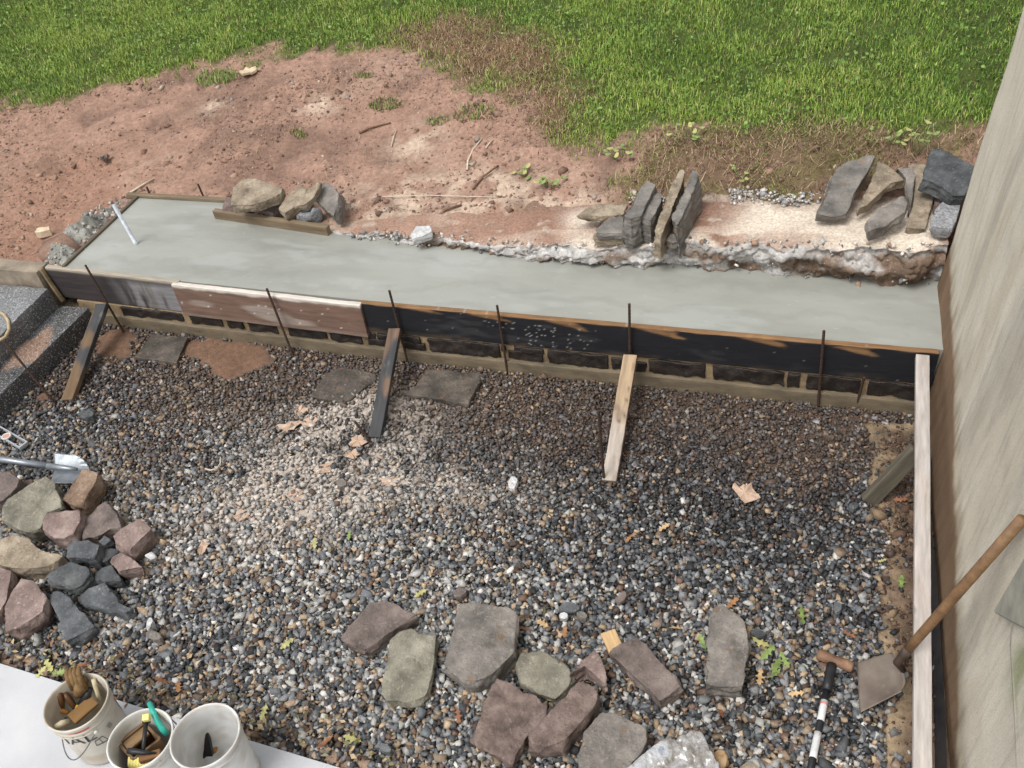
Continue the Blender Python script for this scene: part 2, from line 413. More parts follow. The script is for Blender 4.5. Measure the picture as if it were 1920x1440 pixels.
def bsample(F_, x, y):
    i = np.clip(np.searchsorted(BX, x)-1, 0, len(BX)-2); j = np.clip(np.searchsorted(BY, y)-1, 0, len(BY)-2)
    u = np.clip((x-BX[i])/(BX[i+1]-BX[i]), 0, 1); v = np.clip((y-BY[j])/(BY[j+1]-BY[j]), 0, 1)
    return F_[j, i]*(1-u)*(1-v)+F_[j, i+1]*u*(1-v)+F_[j+1, i]*(1-u)*v+F_[j+1, i+1]*u*v

PHI = (1+5**.5)/2
ICOV = np.array([(-1, PHI, 0), (1, PHI, 0), (-1, -PHI, 0), (1, -PHI, 0), (0, -1, PHI), (0, 1, PHI), (0, -1, -PHI), (0, 1, -PHI), (PHI, 0, -1), (PHI, 0, 1), (-PHI, 0, -1), (-PHI, 0, 1)], float)/1.902
ICOF = np.array([(0, 11, 5), (0, 5, 1), (0, 1, 7), (0, 7, 10), (0, 10, 11), (1, 5, 9), (5, 11, 4), (11, 10, 2), (10, 7, 6), (7, 1, 8), (3, 9, 4), (3, 4, 2), (3, 2, 6), (3, 6, 8), (3, 8, 9), (4, 9, 5), (2, 4, 11), (6, 2, 10), (8, 6, 7), (9, 8, 1)])
def rotm(yaw, tx, ty):
    n = len(yaw); c, s = np.cos(yaw), np.sin(yaw)
    Rz = np.zeros((n, 3, 3)); Rz[:, 0, 0] = c; Rz[:, 0, 1] = -s; Rz[:, 1, 0] = s; Rz[:, 1, 1] = c; Rz[:, 2, 2] = 1
    c, s = np.cos(tx), np.sin(tx); Rx = np.zeros((n, 3, 3)); Rx[:, 0, 0] = 1; Rx[:, 1, 1] = c; Rx[:, 1, 2] = -s; Rx[:, 2, 1] = s; Rx[:, 2, 2] = c
    c, s = np.cos(ty), np.sin(ty); Ry = np.zeros((n, 3, 3)); Ry[:, 1, 1] = 1; Ry[:, 0, 0] = c; Ry[:, 0, 2] = s; Ry[:, 2, 0] = -s; Ry[:, 2, 2] = c
    return Rz@Rx@Ry
BOXV = np.array([(x, y, z) for x in (-1, 1) for y in (-1, 1) for z in (-1, 1)], float)*.66
BOXF = np.array([(0, 1, 3), (0, 3, 2), (4, 6, 7), (4, 7, 5), (0, 4, 5), (0, 5, 1), (2, 3, 7), (2, 7, 6), (0, 2, 6), (0, 6, 4), (1, 5, 7), (1, 7, 3)])
def chips(name, pos, size, cols, flat=(.45, .9), tilt=.6, jit=.26):
    """crushed stone: jittered blocks and wedges with flat broken faces"""
    n = len(pos)
    base = BOXV[None]*(1+RS.uniform(-.30, .22, (n, 8, 1)))+RS.uniform(-.24, .24, (n, 8, 3))
    wedge = RS.rand(n) < .45; base[wedge, 4:6] *= RS.uniform(.3, .9, (wedge.sum(), 1, 3)); top_ = RS.rand(n) < .4; base[top_, 1::2, :2] *= RS.uniform(.35, .9, (top_.sum(), 1, 1))
    sc_ = np.stack([RS.uniform(.85, 1.4, n), RS.uniform(.7, 1., n), RS.uniform(*flat, n)], 1)*size[:, None]*.56
    R_ = rotm(RS.uniform(0, 6.28, n), RS.normal(0, tilt, n), RS.normal(0, tilt, n))
    V = np.einsum('nij,nkj->nki', R_, base*sc_[:, None])+pos[:, None]
    F = (BOXF[None]+(np.arange(n)*8)[:, None, None]).reshape(-1, 3)
    return npmesh(name, V.reshape(-1, 3), F, np.repeat(cols, 8, 0))
def hexgrid(x0, x1, y0, y1, s, jit):
    ys = np.arange(y0, y1, s*.866); P_ = []
    for k, y in enumerate(ys):
        x = np.arange(x0+(k % 2)*s*.5, x1, s); P_.append(np.c_[x, np.full(len(x), y)])
    P_ = np.concatenate(P_); return P_+RS.uniform(-jit, jit, P_.shape)*s
PAL = np.array([S(62, 63, 65), S(90, 92, 95), S(116, 118, 121), S(142, 143, 144), S(170, 169, 166), S(196, 193, 188), S(144, 130, 114), S(174, 156, 134), S(122, 104, 92), S(92, 80, 72)])
layers = []
for (s, z0, keep, sz) in ((.0215, .004, 1., 1.), (.0235, .015, .9, 1.08)):
    P_ = hexgrid(-5.6, .72, .9, 4.36, s, .42)
    P_ = P_[RS.rand(len(P_)) < keep]; layers.append((P_, z0, sz, s))
px_all = []; 
pos = []; size = []; colr = []
for P_, z0, sz, s in layers:
    x, y = P_[:, 0], P_[:, 1]
    pp = Pj(np.c_[x, y, x*0])
    ok = (pp[:, 0] > -420) & (pp[:, 0] < 2300) & (pp[:, 1] < 1760)
    ok &= sdf(x, y, PATIO) < -.015*RS.rand(len(x))
    stp = bsample(strip, x, y); ok &= (stp < .5) | (RS.rand(len(x)) < .05)
    ok &= (bsample(pud, x, y) < .45+.1*RS.rand(len(x)))
    ok &= RS.rand(len(x)) > .8*bsample(pe_, x, y)
    m_ = bsample(mud, x, y); d_ = bsample(dst, x, y)
    if z0 > .01:
        ok &= RS.rand(len(x)) > .40*d_+.3*m_
    else: ok &= RS.rand(len(x)) > .42*d_+.12*m_
    x, y, m_, d_ = x[ok], y[ok], m_[ok], d_[ok]; n = len(x)
    sc_ = sz*np.interp(y, [1.5, 2.6, 3.6, 4.3], [1.12, 1.02, .86, .78])*RS.lognormal(0, .24, n)*.0275
    zz = bsample(BZ, x, y)+z0+sc_*.12-m_*.004-d_*.007
    lite = np.clip(fb2(x*1.1, y*1.1, 101, 3)*.9+np.interp(y, [1.4, 2.1, 2.7, 3.2, 3.8], [-.12, .12, .22, .0, -.25]), 0, 1)
    pr = np.array([.13, .20, .20, .14, .09, .04, .08, .06, .06, .045])
    pr = pr[None]*np.ones((n, 1)); up = np.array([-1.4, -.7, 0, .6, 1.3, 1.7, .5, 1.0, 0, -.6])
    pr = pr*np.exp(up[None]*(lite[:, None]-.5)*2.6); pr[:, 6:] *= (1+1.8*m_)[:, None]; pr /= pr.sum(1, keepdims=True)
    ix = (pr.cumsum(1) > RS.rand(n, 1)).argmax(1)
    c = PAL[ix]**1.22*1.12*RS.uniform(.75, 1.25, (n, 1))*(1+RS.normal(0, .012, (n, 3)))
    mm = (m_*RS.uniform(.15, .75, n))[:, None]; c = c*(1-mm)+A(*S(104, 88, 77))*RS.uniform(.6, 1.15, (n, 1))*mm
    dd = (np.clip(d_*RS.uniform(-.25, 1.05, n), 0, .85))[:, None]; c = c*(1-dd)+A(*S(206, 196, 186))*RS.uniform(.72, 1.08, (n, 1))*dd
    pos.append(np.c_[x, y, zz]); size.append(sc_); colr.append(c)
pos = np.concatenate(pos); size = np.concatenate(size); colr = np.clip(np.concatenate(colr), .01, .9)
print('pebbles', len(pos))
g = link('gravel', chips('gravel', pos, size, colr), PEB)
props(g, 'loose crushed grey gravel covering the yard, white dusted in the middle', 'gravel', kind='stuff')

# ------------------------------------------------------------------ fresh slab
def trowel(M, N, L, b):
    tc = N.new('ShaderNodeTexCoord'); wv = N.new('ShaderNodeTexWave'); wv.wave_type = 'RINGS'; wv.inputs['Scale'].default_value = 1.1; wv.inputs['Distortion'].default_value = 9; wv.inputs['Detail'].default_value = 5; wv.inputs['Detail Scale'].default_value = 1.6; wv.inputs['Detail Roughness'].default_value = .62
    L.new(tc.outputs['Object'], wv.inputs['Vector']); lk = b.inputs['Base Color'].links[0]; src = lk.from_socket
    rp = N.new('ShaderNodeValToRGB'); L.new(wv.outputs['Fac'], rp.inputs[0]); e = rp.color_ramp.elements; e[0].position = .0; e[0].color = (.87, .87, .865, 1); e[1].position = .35; e[1].color = (1.02, 1.02, 1.02, 1)
    mx = N.new('ShaderNodeMix'); mx.data_type = 'RGBA'; mx.blend_type = 'MULTIPLY'; mx.inputs[0].default_value = .45; L.new(src, mx.inputs[6]); L.new(rp.outputs[0], mx.inputs[7]); L.new(mx.outputs[2], b.inputs['Base Color'])
SLABM = mat('fresh_concrete', [(.28, S(133, 134, 128)), (.5, S(150, 151, 144)), (.72, S(161, 162, 156))], scale=1.4, rough=(.28, .6), bump=.22, bscale=9, bdist=.004, stretch=(.55, 1.6, 1), spec=.45, det=8,
            speck=[(3.2, .56, S(164, 167, 163), .4), (11, .62, S(138, 140, 133), .35), (30, .68, S(182, 184, 180), .3), (70, .71, S(116, 118, 114), .25)], extra=trowel)
top = [(x_, y_) for x_, y_ in SLAB]
n = len(top)
V = [(x_, y_, .457) for x_, y_ in top]+[(x_, y_, .20) for x_, y_ in top]
F = [tuple(range(n))]+[(i, i+n, (i+1) % n+n, (i+1) % n) for i in range(n)]
slab = link('concrete_slab', npmesh('concrete_slab', V, F), SLABM)
bm = bmesh.new(); bm.from_mesh(slab.data); bmesh.ops.recalc_face_normals(bm, faces=bm.faces); bm.to_mesh(slab.data); bm.free()
props(slab, 'freshly poured long smooth pale grey concrete slab held by form boards', 'concrete slab')

# ------------------------------------------------------------------ broken old footing behind the slab
RUB = mat('broken_concrete', col=True, scale=60, var=(.6, 1.25), rough=.9, bump=.8, bscale=70, bdist=.010, rnd=False, det=8, spec=.25,
          speck=[(95, .66, S(222, 218, 212), .5), (120, .64, S(40, 42, 46), .6)])
fx = np.arange(-3.36, .735, .012)
sx = [p[0] for p in SB]; sy = [p[1] for p in SB]
yf = np.interp(fx, sx, sy)+(fb2(fx*7, fx*0, 201, 4)-.5)*.09
zt = np.interp(fx, [-3.4, -3.2, -2.7, -2.1, -1.72, -1.36, -1.0, -.69, -.37, .23, .51, .75], [.45, .47, .515, .525, .56, .58, .598, .638, .66, .688, .715, .74])
prof = np.r_[np.linspace(0, 1, 24), 1+np.linspace(.02, 1, 46)]        # 0..1 up the face, 1..2 back over the top
PX, PT = np.meshgrid(fx, prof)
YF = np.broadcast_to(yf, PX.shape); ZT = np.broadcast_to(zt, PX.shape)
face = np.clip(PT, 0, 1); back = np.clip(PT-1, 0, 1)
yback = np.interp(PX, [-3.6, -3.2, -1.4, 0, .8], [5.35, 5.38, 5.56, 5.56, 5.64])
hgt = ZT-.44
V3 = np.stack([PX.ravel()*9, PT.ravel()*3.1, PX.ravel()*0+3], 1)
rough1 = fb3(np.stack([PX.ravel()*7, (face*hgt).ravel()*16, back.ravel()*4], 1), 301, 4).reshape(PX.shape)-.5
rough2 = fb3(np.stack([PX.ravel()*34, (face*hgt).ravel()*50, back.ravel()*17], 1), 311, 3).reshape(PX.shape)-.5
onface = sst(1.12, .8, PT)
lump = np.abs(rough1)*-2
YY = YF+.015+back*(yback-YF)+onface*(rough1*.17+rough2*.075-np.sin(face*3.14)*.03*np.minimum(1, hgt/.15)+(1-face)*.02)
ZZ = .44+face*hgt+onface*face*(rough2*.02)+sst(1.02, 1.15, PT)*((fb2(PX*3, YY*3, 321, 4)-.5)*.025+(fb2(PX*22, YY*22, 322, 3)-.5)*.010)
crumb = sst(1.22, 1.0, PT)*sst(.4, .62, fb2(PX*6, YY*9, 331, 4)); ZZ -= crumb*.02*sst(.9, 1.0, PT)
# colours: dusted cream top with rust-red mud, torn grey face with brown earth low down
na = fb2(PX*2.4, YY*5, 341, 4); nb = fb2(PX*9, YY*9, 351, 4)
topc = A(*S(226, 212, 195))*(.80+.3*nb[..., None])
redm = np.clip(sst(.50, .62, na)*.75, 0, 1)
left = sst(-1.3, -2.4, PX)
for (px, py, r) in ((1130, 410, .17), (1030, 435, .16), (1335, 420, .19), (1375, 400, .13), (960, 400, .2), (690, 405, .3), (870, 420, .25), (760, 385, .25), (1480, 445, .12)):
    p = U(px, py, .62); redm = np.clip(redm+np.exp(-((PX-p[0])**2+(YY-p[1])**2)/r**2)*.8, 0, 1)
for (px, py, r) in ((1460, 405, .3), (1090, 390, .14), (1085, 445, .1), (1250, 400, .12), (1620, 455, .3)):
    p = U(px, py, .66); redm = redm*(1-np.exp(-((PX-p[0])**2+(YY-p[1])**2)/r**2))
redm = np.clip(redm*sst(.25, .5, nb+.12), 0, 1)[..., None]*.85
redm = np.clip(redm*1.25, 0, .95); topc = topc*(1-redm)+A(*S(142, 104, 86))*(.7+.5*nb[..., None])*redm
topc = topc*(1-left[..., None]*.55)+A(*S(176, 146, 128))*(.7+.5*nb[..., None])*left[..., None]*.55
backdirt = sst(.55, .95, back+(nb-.5)*.5)[..., None]*.8
topc = topc*(1-backdirt)+A(*S(128, 104, 90))*backdirt
facec = A(*S(186, 183, 180))*(.35+1.3*(rough2[..., None]+.5))
brn = sst(.48, .6, fb2(PX*5, face*2.2+PX, 361, 4))*sst(1.0, .55, face+.12*np.sin(PX*5))
brn = np.clip(brn+sst(-.2, .4, PX)*sst(.30, .5, fb2(PX*4, face*3, 371, 3))*sst(.98, .7, face), 0, 1)[..., None]
facec = facec*(1-brn)+A(*S(120, 101, 86))*(.35+1.3*(rough2[..., None]+.5))*brn
wf = sst(.94, 1.04, PT+(nb-.5)*.16)[..., None]
CC = facec*(1-wf)+topc*wf
led = link('broken_footing', npmesh('broken_footing', np.c_[PX.ravel(), YY.ravel(), ZZ.ravel()], gridfaces(*PX.shape), np.clip(CC, .01, .85).reshape(-1, 3), True), RUB)
props(led, 'broken old concrete footing with dusty cream top and torn grey face behind the slab', 'footing')
def ledge_z(x, y): return float(np.interp(x, fx, zt))
# rubble crumbs along the torn edge
n = 420; x = RS.uniform(-3.1, .70, n); y = np.interp(x, fx, yf)+RS.normal(0, .028, n)+.01; k_ = RS.rand(n)
z = np.where(y < np.interp(x, fx, yf)+.01, .46+k_**1.6*(np.interp(x, fx, zt)-.46), np.interp(x, fx, zt)+.004)
y = np.where(z < np.interp(x, fx, zt)-.01, np.interp(x, fx, yf)+RS.uniform(-.02, .03, n), y)
c = np.array([S(170, 170, 168), S(200, 196, 190), S(120, 120, 120), S(160, 130, 110), S(222, 214, 204)])[RS.randint(0, 5, n)]*RS.uniform(.7, 1.1, (n, 1))
x2 = RS.uniform(-1.2, .1, 700); yb2 = 5.47+RS.normal(0, .035, 700)+.03*np.sin(x2*9); z2 = np.interp(x2, fx, zt)+RS.uniform(0, .035, 700)
kk = (x2 < -.95)|(x2 > -.55); x2, yb2, z2 = x2[kk], yb2[kk], z2[kk]
c2 = np.array([S(205, 202, 196), S(150, 150, 150), S(180, 170, 160)])[RS.randint(0, 3, len(x2))]
o = link('concrete_rubble', chips('concrete_rubble', np.r_[np.c_[x, y, z], np.c_[x2, yb2, z2]], np.r_[RS.lognormal(0, .5, n)*.015, RS.lognormal(0, .5, len(x2))*.015], np.r_[c, c2]), CLOD)
props(o, 'loose concrete crumbs along the torn edge of the old footing', 'rubble', kind='stuff')

# ------------------------------------------------------------------ mortar spilled beside the slab
sp = [U(*p, .45) for p in [(70, 488), (100, 455), (135, 425), (175, 392), (210, 378), (235, 385), (205, 415), (165, 455), (125, 492)]]
gx_ = np.arange(-5.95, -5.06, .014); gy_ = np.arange(4.44, 5.55, .014); X, Y = np.meshgrid(gx_, gy_)
d = sdf(X, Y, sp)+(fb2(X*8, Y*8, 401, 3)-.5)*.10
Z = gsample(HZ, X.ravel(), Y.ravel()).reshape(X.shape)-.03+np.clip(d, -.03, .14)*.85+(fb2(X*12, Y*12, 402, 4)-.5)*.10*(d > -.02)+(fb2(X*40, Y*40, 403, 3)-.5)*.05
c = A(*S(150, 149, 142))*(.40+1.05*fb2(X*24, Y*24, 404, 3)[..., None]); c = c*(1-.35*sst(.5, .65, fb2(X*5, Y*5, 405))[..., None])
o = link('mortar_heap', npmesh('mortar_heap', np.c_[X.ravel(), Y.ravel(), Z.ravel()], gridfaces(*X.shape), c.reshape(-1, 3), True), CLOD)
props(o, 'lumpy grey heap of spilled mortar beside the left end of the slab', 'mortar heap')
ii = RS.randint(0, X.size, 1500); ii = ii[(d.ravel()[ii] > -.06)]; c = np.array([S(150, 150, 144), S(176, 175, 170), S(110, 110, 108), S(196, 190, 182)])[RS.randint(0, 4, len(ii))]*RS.uniform(.75, 1.1, (len(ii), 1))
o = link('mortar_crumbs', chips('mortar_crumbs', np.c_[X.ravel()[ii], Y.ravel()[ii], np.maximum(Z.ravel()[ii], gsample(HZ, X.ravel()[ii], Y.ravel()[ii]))+.004], RS.lognormal(0, .5, len(ii))*.016, c), CLOD); props(o, 'grey crumbs over the spilled mortar heap', 'mortar crumbs', kind='stuff')

# ------------------------------------------------------------------ stone footing wall under the form boards
MORT = mat('mortar', [(.3, S(104, 90, 70)), (.7, S(158, 136, 106))], scale=14, rough=.85, bump=.7, bscale=70, bdist=.006, rnd=False)
FOOT = mat('footing_concrete', [(.3, S(84, 76, 62)), (.55, S(112, 100, 82)), (.8, S(132, 116, 92))], scale=7, stretch=(1, 3, 3), rough=.8, bump=.6, bscale=50, bdist=.006, rnd=False)
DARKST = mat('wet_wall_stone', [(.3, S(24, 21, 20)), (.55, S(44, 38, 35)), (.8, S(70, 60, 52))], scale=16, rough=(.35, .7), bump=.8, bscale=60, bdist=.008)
fw = root('footing_wall', (-2.2, 4.37, 0), 'low stone and mortar footing wall in shade under the form boards', 'wall')
def strip_block(name, x0, x1, y0, y1, z0, z1, mtl, parent, amp=.006, res=.03, seed=0, sl=.03):
    V, F = gridbox(x1-x0, y1-y0, z1-z0, res, .008, rx=.05)
    V = V+np.array([(x0+x1)/2, (y0+y1)/2, (z0+z1)/2])
    V[:, 1] += (fb3(V*11, seed)-.5)*2*amp + np.maximum(0, -2.72-V[:, 0])*sl; V[:, 2] += (fb3(V*9, seed+3)-.5)*amp
    c0 = V.mean(0); me = npmesh(name, V-c0, F, None, True)
    return link(name, me, mtl, parent, loc=tuple(c0))
strip_block('concrete_base', -5.3, .72, 4.292, 4.52, -.05, .108, FOOT, fw, .006, seed=3)
strip_block('mortar_bed', -2.72, .70, 4.326, 4.50, .10, .229, MORT, fw, .004, seed=5)
strip_block('mortar_bed', -5.1, -2.72, 4.326, 4.50, .10, .192, MORT, fw, .004, seed=6)
WS = [(220, 337, .138, .21), (352, 412, .140, .215), (422, 452, .142, .20), (463, 517, .140, .205), (540, 612, .140, .22), (618, 677, .140, .215), (690, 730, .138, .168), (690, 706, .178, .225), (710, 733, .176, .222),
      (753, 798, .138, .172), (753, 790, .182, .222), (805, 937, .140, .232), (941, 949, .18, .215), (952, 1018, .138, .182), (965, 1020, .19, .222), (1028, 1141, .140, .235), (1147, 1170, .138, .166), (1147, 1172, .174, .206),
      (1192, 1212, .140, .19), (1218, 1323, .142, .24), (1337, 1470, .140, .245), (1477, 1500, .142, .225), (1512, 1614, .142, .24), (1627, 1718, .142, .25)]
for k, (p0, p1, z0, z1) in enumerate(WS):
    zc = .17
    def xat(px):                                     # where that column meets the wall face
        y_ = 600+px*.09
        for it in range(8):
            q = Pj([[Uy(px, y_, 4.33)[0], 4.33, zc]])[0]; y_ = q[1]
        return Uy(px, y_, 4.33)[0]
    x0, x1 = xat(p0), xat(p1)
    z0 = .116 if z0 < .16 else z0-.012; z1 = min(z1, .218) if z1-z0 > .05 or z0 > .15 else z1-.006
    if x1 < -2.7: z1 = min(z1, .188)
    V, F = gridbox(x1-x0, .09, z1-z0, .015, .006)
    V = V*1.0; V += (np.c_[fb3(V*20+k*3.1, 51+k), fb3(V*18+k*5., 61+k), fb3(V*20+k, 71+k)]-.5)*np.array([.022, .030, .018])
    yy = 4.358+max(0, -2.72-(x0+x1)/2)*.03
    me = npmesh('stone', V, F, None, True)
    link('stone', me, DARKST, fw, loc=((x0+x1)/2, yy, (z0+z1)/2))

# ------------------------------------------------------------------ form boards along the front of the slab
def graincol(base, a=.25, seed=0, f=(2.5, 40, 40)):
    def fn(V):
        g_ = fb3(V*np.array(f)+seed*7.7, 500+seed, 3)[:, None]; return A(*base)*(1-a+2*a*g_)
    return fn
def mixc(c, m_, col): return c*(1-m_[:, None])+A(*col)*m_[:, None]
def front_board(name, x0, x1, z0, z1, yout0, yout1, thk, colf, label, res=.012, rx=.02):
    a = (x0, yout0+thk/2, (z0+z1)/2); b = (x1, yout1+thk/2, (z0+z1)/2)
    o = beam(name, a, b, thk, z1-z0, (0, 0, 1), colf, WOOD, None, res, .004, .003, rx=rx)
    return props(o, label, 'form board', 'form boards along the front of the slab')
def blackcol(V):
    L_ = 3.43; x = V[:, 0]-L_/2+.71; z = V[:, 2]+.345     # back to places along the wall
    c = A(*S(24, 25, 30))*(.7+.8*fb3(V*np.array([3, 30, 30]), 511, 3))[:, None]
    wear = sst(.58, .72, fb3(V*np.array([4, 30, 18]), 521, 3)); c = mixc(c, wear*.35, S(74, 72, 74))
    grain = (.75+.5*fb3(V*np.array([2.5, 40, 60]), 531, 3))[:, None]
    tan = A(*S(140, 106, 72))*grain
    mk = np.zeros(len(V)); nz = (fb3(V*np.array([9, 9, 60]), 541, 3)-.5)
    for (pa, pb, zt_, zb_) in ((722, 822, .462, .432), (852, 955, .462, .415), (1000, 1100, .462, .40), (1172, 1285, .462, .40), (1365, 1480, .462, .405), (1550, 1655, .445, .395)):
        xa, xb = Uy(pa, 560+.085*(pa-680), FRONT)[0], Uy(pb, 575+.085*(pb-680), FRONT)[0]
        t = (x-xa)/(xb-xa)+nz*.2; low = zt_-(zt_-zb_)*np.clip(t*1.15, 0, 1)+nz*.02
        mk = np.maximum(mk, sst(-.02, .35, t)*sst(.06, -.06, t-1+.26*np.clip((z-zb_)/(zt_-zb_), 0, 1))*sst(-.006, .006, z-low)*sst(zt_+.01, zt_, z)*(.55+.45*sst(.3, .6, fb3(V*np.array([12, 9, 50]), 545))))
    mk = np.maximum(mk, .85*sst(.4525, .456, z+nz*.010)); mk = np.maximum(mk, .6*(V[:, 1] > .0))
    c = c*(1-mk[:, None])+tan*mk[:, None]
    c = mixc(c, sst(.28, .235, z+nz*.05)*.4*sst(.45, .7, fb3(V*6, 551)), S(112, 92, 70))
    xd = Uy(1020, 610, FRONT)[0]; cl_ = np.clip(np.exp(-((x-xd)/.28)**2)*sst(.47, .40, z)*1.0+.30*sst(.5, .65, fb3(V*np.array([3, 3, 7]), 571)), 0, 1); dots = sst(.93-.16*cl_, .97-.16*cl_, vn3(V*np.array([170, 10, 150]), 561)); c = mixc(c, dots*.38*cl_**.5, S(215, 215, 212))
    return c
bo = front_board('form_board', -2.72, .71, .232, .458, FRONT, FRONT, .038, blackcol, 'long black painted form board with bare orange wood patches, right part of the slab front', res=.008, rx=.011)
def browncol(V):
    c = A(*S(118, 94, 82))*(.65+.7*fb3(V*np.array([2.5, 40, 40]), 581, 3))[:, None]
    nz_ = fb3(V*np.array([7, 9, 16]), 591, 4)-.5; g1 = np.exp(-((V[:, 0]+.02-1.6*V[:, 2]*-.6)/.22)**2-((V[:, 2]+.02)/.075)**2)+.8*np.exp(-((V[:, 0]+.55)/.14)**2-((V[:, 2]+.01)/.05)**2)+.5*np.exp(-((V[:, 0]-.25)/.25)**2-((V[:, 2]+.08)/.03)**2); patch = sst(.38, .72, g1+nz_*.55)
    c = mixc(c, patch*.7, S(166, 154, 144))
    c = mixc(c, sst(.100, .118, V[:, 2]+(fb3(V*np.array([12, 9, 9]), 595)-.5)*.03)*.9, S(214, 206, 196))
    c = mixc(c, sst(-.098, -.115, V[:, 2])*.6, S(140, 124, 112))
    dots = sst(.90, .93, vn3(V*np.array([90, 10, 80]), 601)); return mixc(c, dots*.8, S(220, 215, 208))
front_board('form_board', -4.14, -2.70, .196, .458, FRONT+.026, FRONT-.022, .038, browncol, 'brown weathered form board smeared with pale mortar, middle of the slab front', res=.010, rx=.014)
def leftcol(V):
    c = A(*S(60, 54, 54))*(.6+.8*fb3(V*np.array([2.5, 40, 40]), 611, 3))[:, None]
    sm = sst(-.10, .22, V[:, 0])*sst(.30, .62, fb3(V*np.array([22, 5, 4])+1.3, 621, 4)+.15*sst(.1, .3, V[:, 0]))*sst(.125, .06, V[:, 2]); c = mixc(c, sm*.75, S(146, 144, 146)); c = mixc(c, np.exp(-((V[:, 0]-.28)/.05)**2)*sst(.4, .6, fb3(V*np.array([60, 5, 4]), 625))*.6, S(84, 82, 62))
    c = mixc(c, sst(.103, .118, V[:, 2])*.8, S(178, 168, 152)); return c
front_board('form_board', -5.25, -4.10, .200, .462, FRONT+.096, FRONT+.050, .038, leftcol, 'dark grey form board with whitish mortar smears, left end of the slab front', res=.010, rx=.014)
# pale leaning strip at the joint between the low wall and the left board
beam('mortar_joint', (-5.27, 4.395, .46), (-5.20, 4.375, .19), .02, .03, (0, -1, 0), graincol(S(170, 152, 128), .3, 2), MORT)
props(bpy.data.objects['mortar_joint'], 'pale mortar bead running down between low wall and dark left form board', 'mortar')

# thin edge boards
o = beam('edge_board', (-5.098, 4.43, .445), (-5.098, 5.41, .445), .026, .06, (0, 0, 1), graincol(S(92, 84, 72), .35, 3), res=.015)
props(o, 'thin dark edge board along the left end of the slab', 'edge board', 'edge boards of the slab')
o = beam('edge_board', (-5.20, 5.407, .445), (-4.23, 5.407, .447), .036, .075, (0, 0, 1), graincol(S(120, 106, 86), .35, 4), res=.015)
props(o, 'grey edge board along the back of the slab left of the stone pile', 'edge board', 'edge boards of the slab')
pA, pB = U(402, 408, .47), U(613, 440, .47)
def tanb(V):
    c = A(*S(128, 113, 92))*(.6+.8*fb3(V*np.array([2.2, 40, 40]), 641, 3))[:, None]; c = mixc(c, sst(.2, .6, fb3(V*np.array([4, 4, 4]), 643))*.4*(V[:, 1] < -.015), S(94, 74, 54)); return mixc(c, sst(-.02, -.04, V[:, 2])*.6, S(150, 146, 134))
o = beam('edge_board', (pA[0], pA[1]+.024, .482), (pB[0]+.01, pB[1]+.024, .482), .042, .088, (0, 0, 1), tanb, res=.012)
props(o, 'tan timber on the slab holding back the left stone pile', 'timber', 'edge boards of the slab')

# ------------------------------------------------------------------ stucco wall on the right
def wall_x(y, z): return .70+.07*z+.025*(4.36-y)
STUC = bpy.data.materials.new('stucco'); STUC.use_nodes = True
def stucco_nodes(M):
    N = M.node_tree.nodes; L = M.node_tree.links; b = N['Principled BSDF']
    tc = N.new('ShaderNodeTexCoord'); at = N.new('ShaderNodeAttribute'); at.attribute_name = 'Col'
    def noise(s, st, d=6, r=.6):
        mp = N.new('ShaderNodeMapping'); mp.inputs['Scale'].default_value = st; L.new(tc.outputs['Object'], mp.inputs[0])
        n_ = N.new('ShaderNodeTexNoise'); n_.inputs['Scale'].default_value = s; n_.inputs['Detail'].default_value = d; n_.inputs['Roughness'].default_value = r
        L.new(mp.outputs[0], n_.inputs['Vector']); return n_
    a = noise(190, (1, 1, .16), 6, .7); rp = N.new('ShaderNodeValToRGB'); L.new(a.outputs['Fac'], rp.inputs[0])
    e = rp.color_ramp.elements; e[0].position = .30; e[0].color = (.58, .56, .54, 1); e[1].position = .55; e[1].color = (1.06, 1.06, 1.06, 1)
    mx = N.new('ShaderNodeMix'); mx.data_type = 'RGBA'; mx.blend_type = 'MULTIPLY'; mx.inputs[0].default_value = .34
    L.new(at.outputs['Color'], mx.inputs[6]); L.new(rp.outputs[0], mx.inputs[7]); a2 = noise(26, (1, 1, .05), 7, .7); r2 = N.new('ShaderNodeValToRGB'); L.new(a2.outputs['Fac'], r2.inputs[0]); e = r2.color_ramp.elements
    e[0].position = .33; e[0].color = (.55, .54, .52, 1); e[1].position = .50; e[1].color = (1, 1, 1, 1)
    m2 = N.new('ShaderNodeMix'); m2.data_type = 'RGBA'; m2.blend_type = 'MULTIPLY'; m2.inputs[0].default_value = .42; L.new(mx.outputs[2], m2.inputs[6]); L.new(r2.outputs[0], m2.inputs[7])
    a3 = noise(330, (1, 1, .4), 3, .6); r3 = N.new('ShaderNodeValToRGB'); L.new(a3.outputs['Fac'], r3.inputs[0]); e = r3.color_ramp.elements
    e[0].position = .34; e[0].color = (.5, .49, .47, 1); e[1].position = .46; e[1].color = (1.03, 1.03, 1.03, 1)
    m3 = N.new('ShaderNodeMix'); m3.data_type = 'RGBA'; m3.blend_type = 'MULTIPLY'; m3.inputs[0].default_value = .6; L.new(m2.outputs[2], m3.inputs[6]); L.new(r3.outputs[0], m3.inputs[7]); L.new(m3.outputs[2], b.inputs['Base Color'])
    b.inputs['Roughness'].default_value = .9; b.inputs['Specular IOR Level'].default_value = .2
    n1_ = noise(120, (1, 1, .45), 5, .7); bp = N.new('ShaderNodeBump'); bp.inputs['Strength'].default_value = .55; bp.inputs['Distance'].default_value = .004
    L.new(n1_.outputs['Fac'], bp.inputs['Height']); L.new(bp.outputs[0], b.inputs['Normal'])
stucco_nodes(STUC)
wr = root('stucco_wall', (.8, 2.6, 0), 'pale stucco house wall along the right with brown splash stains at its foot', 'wall')
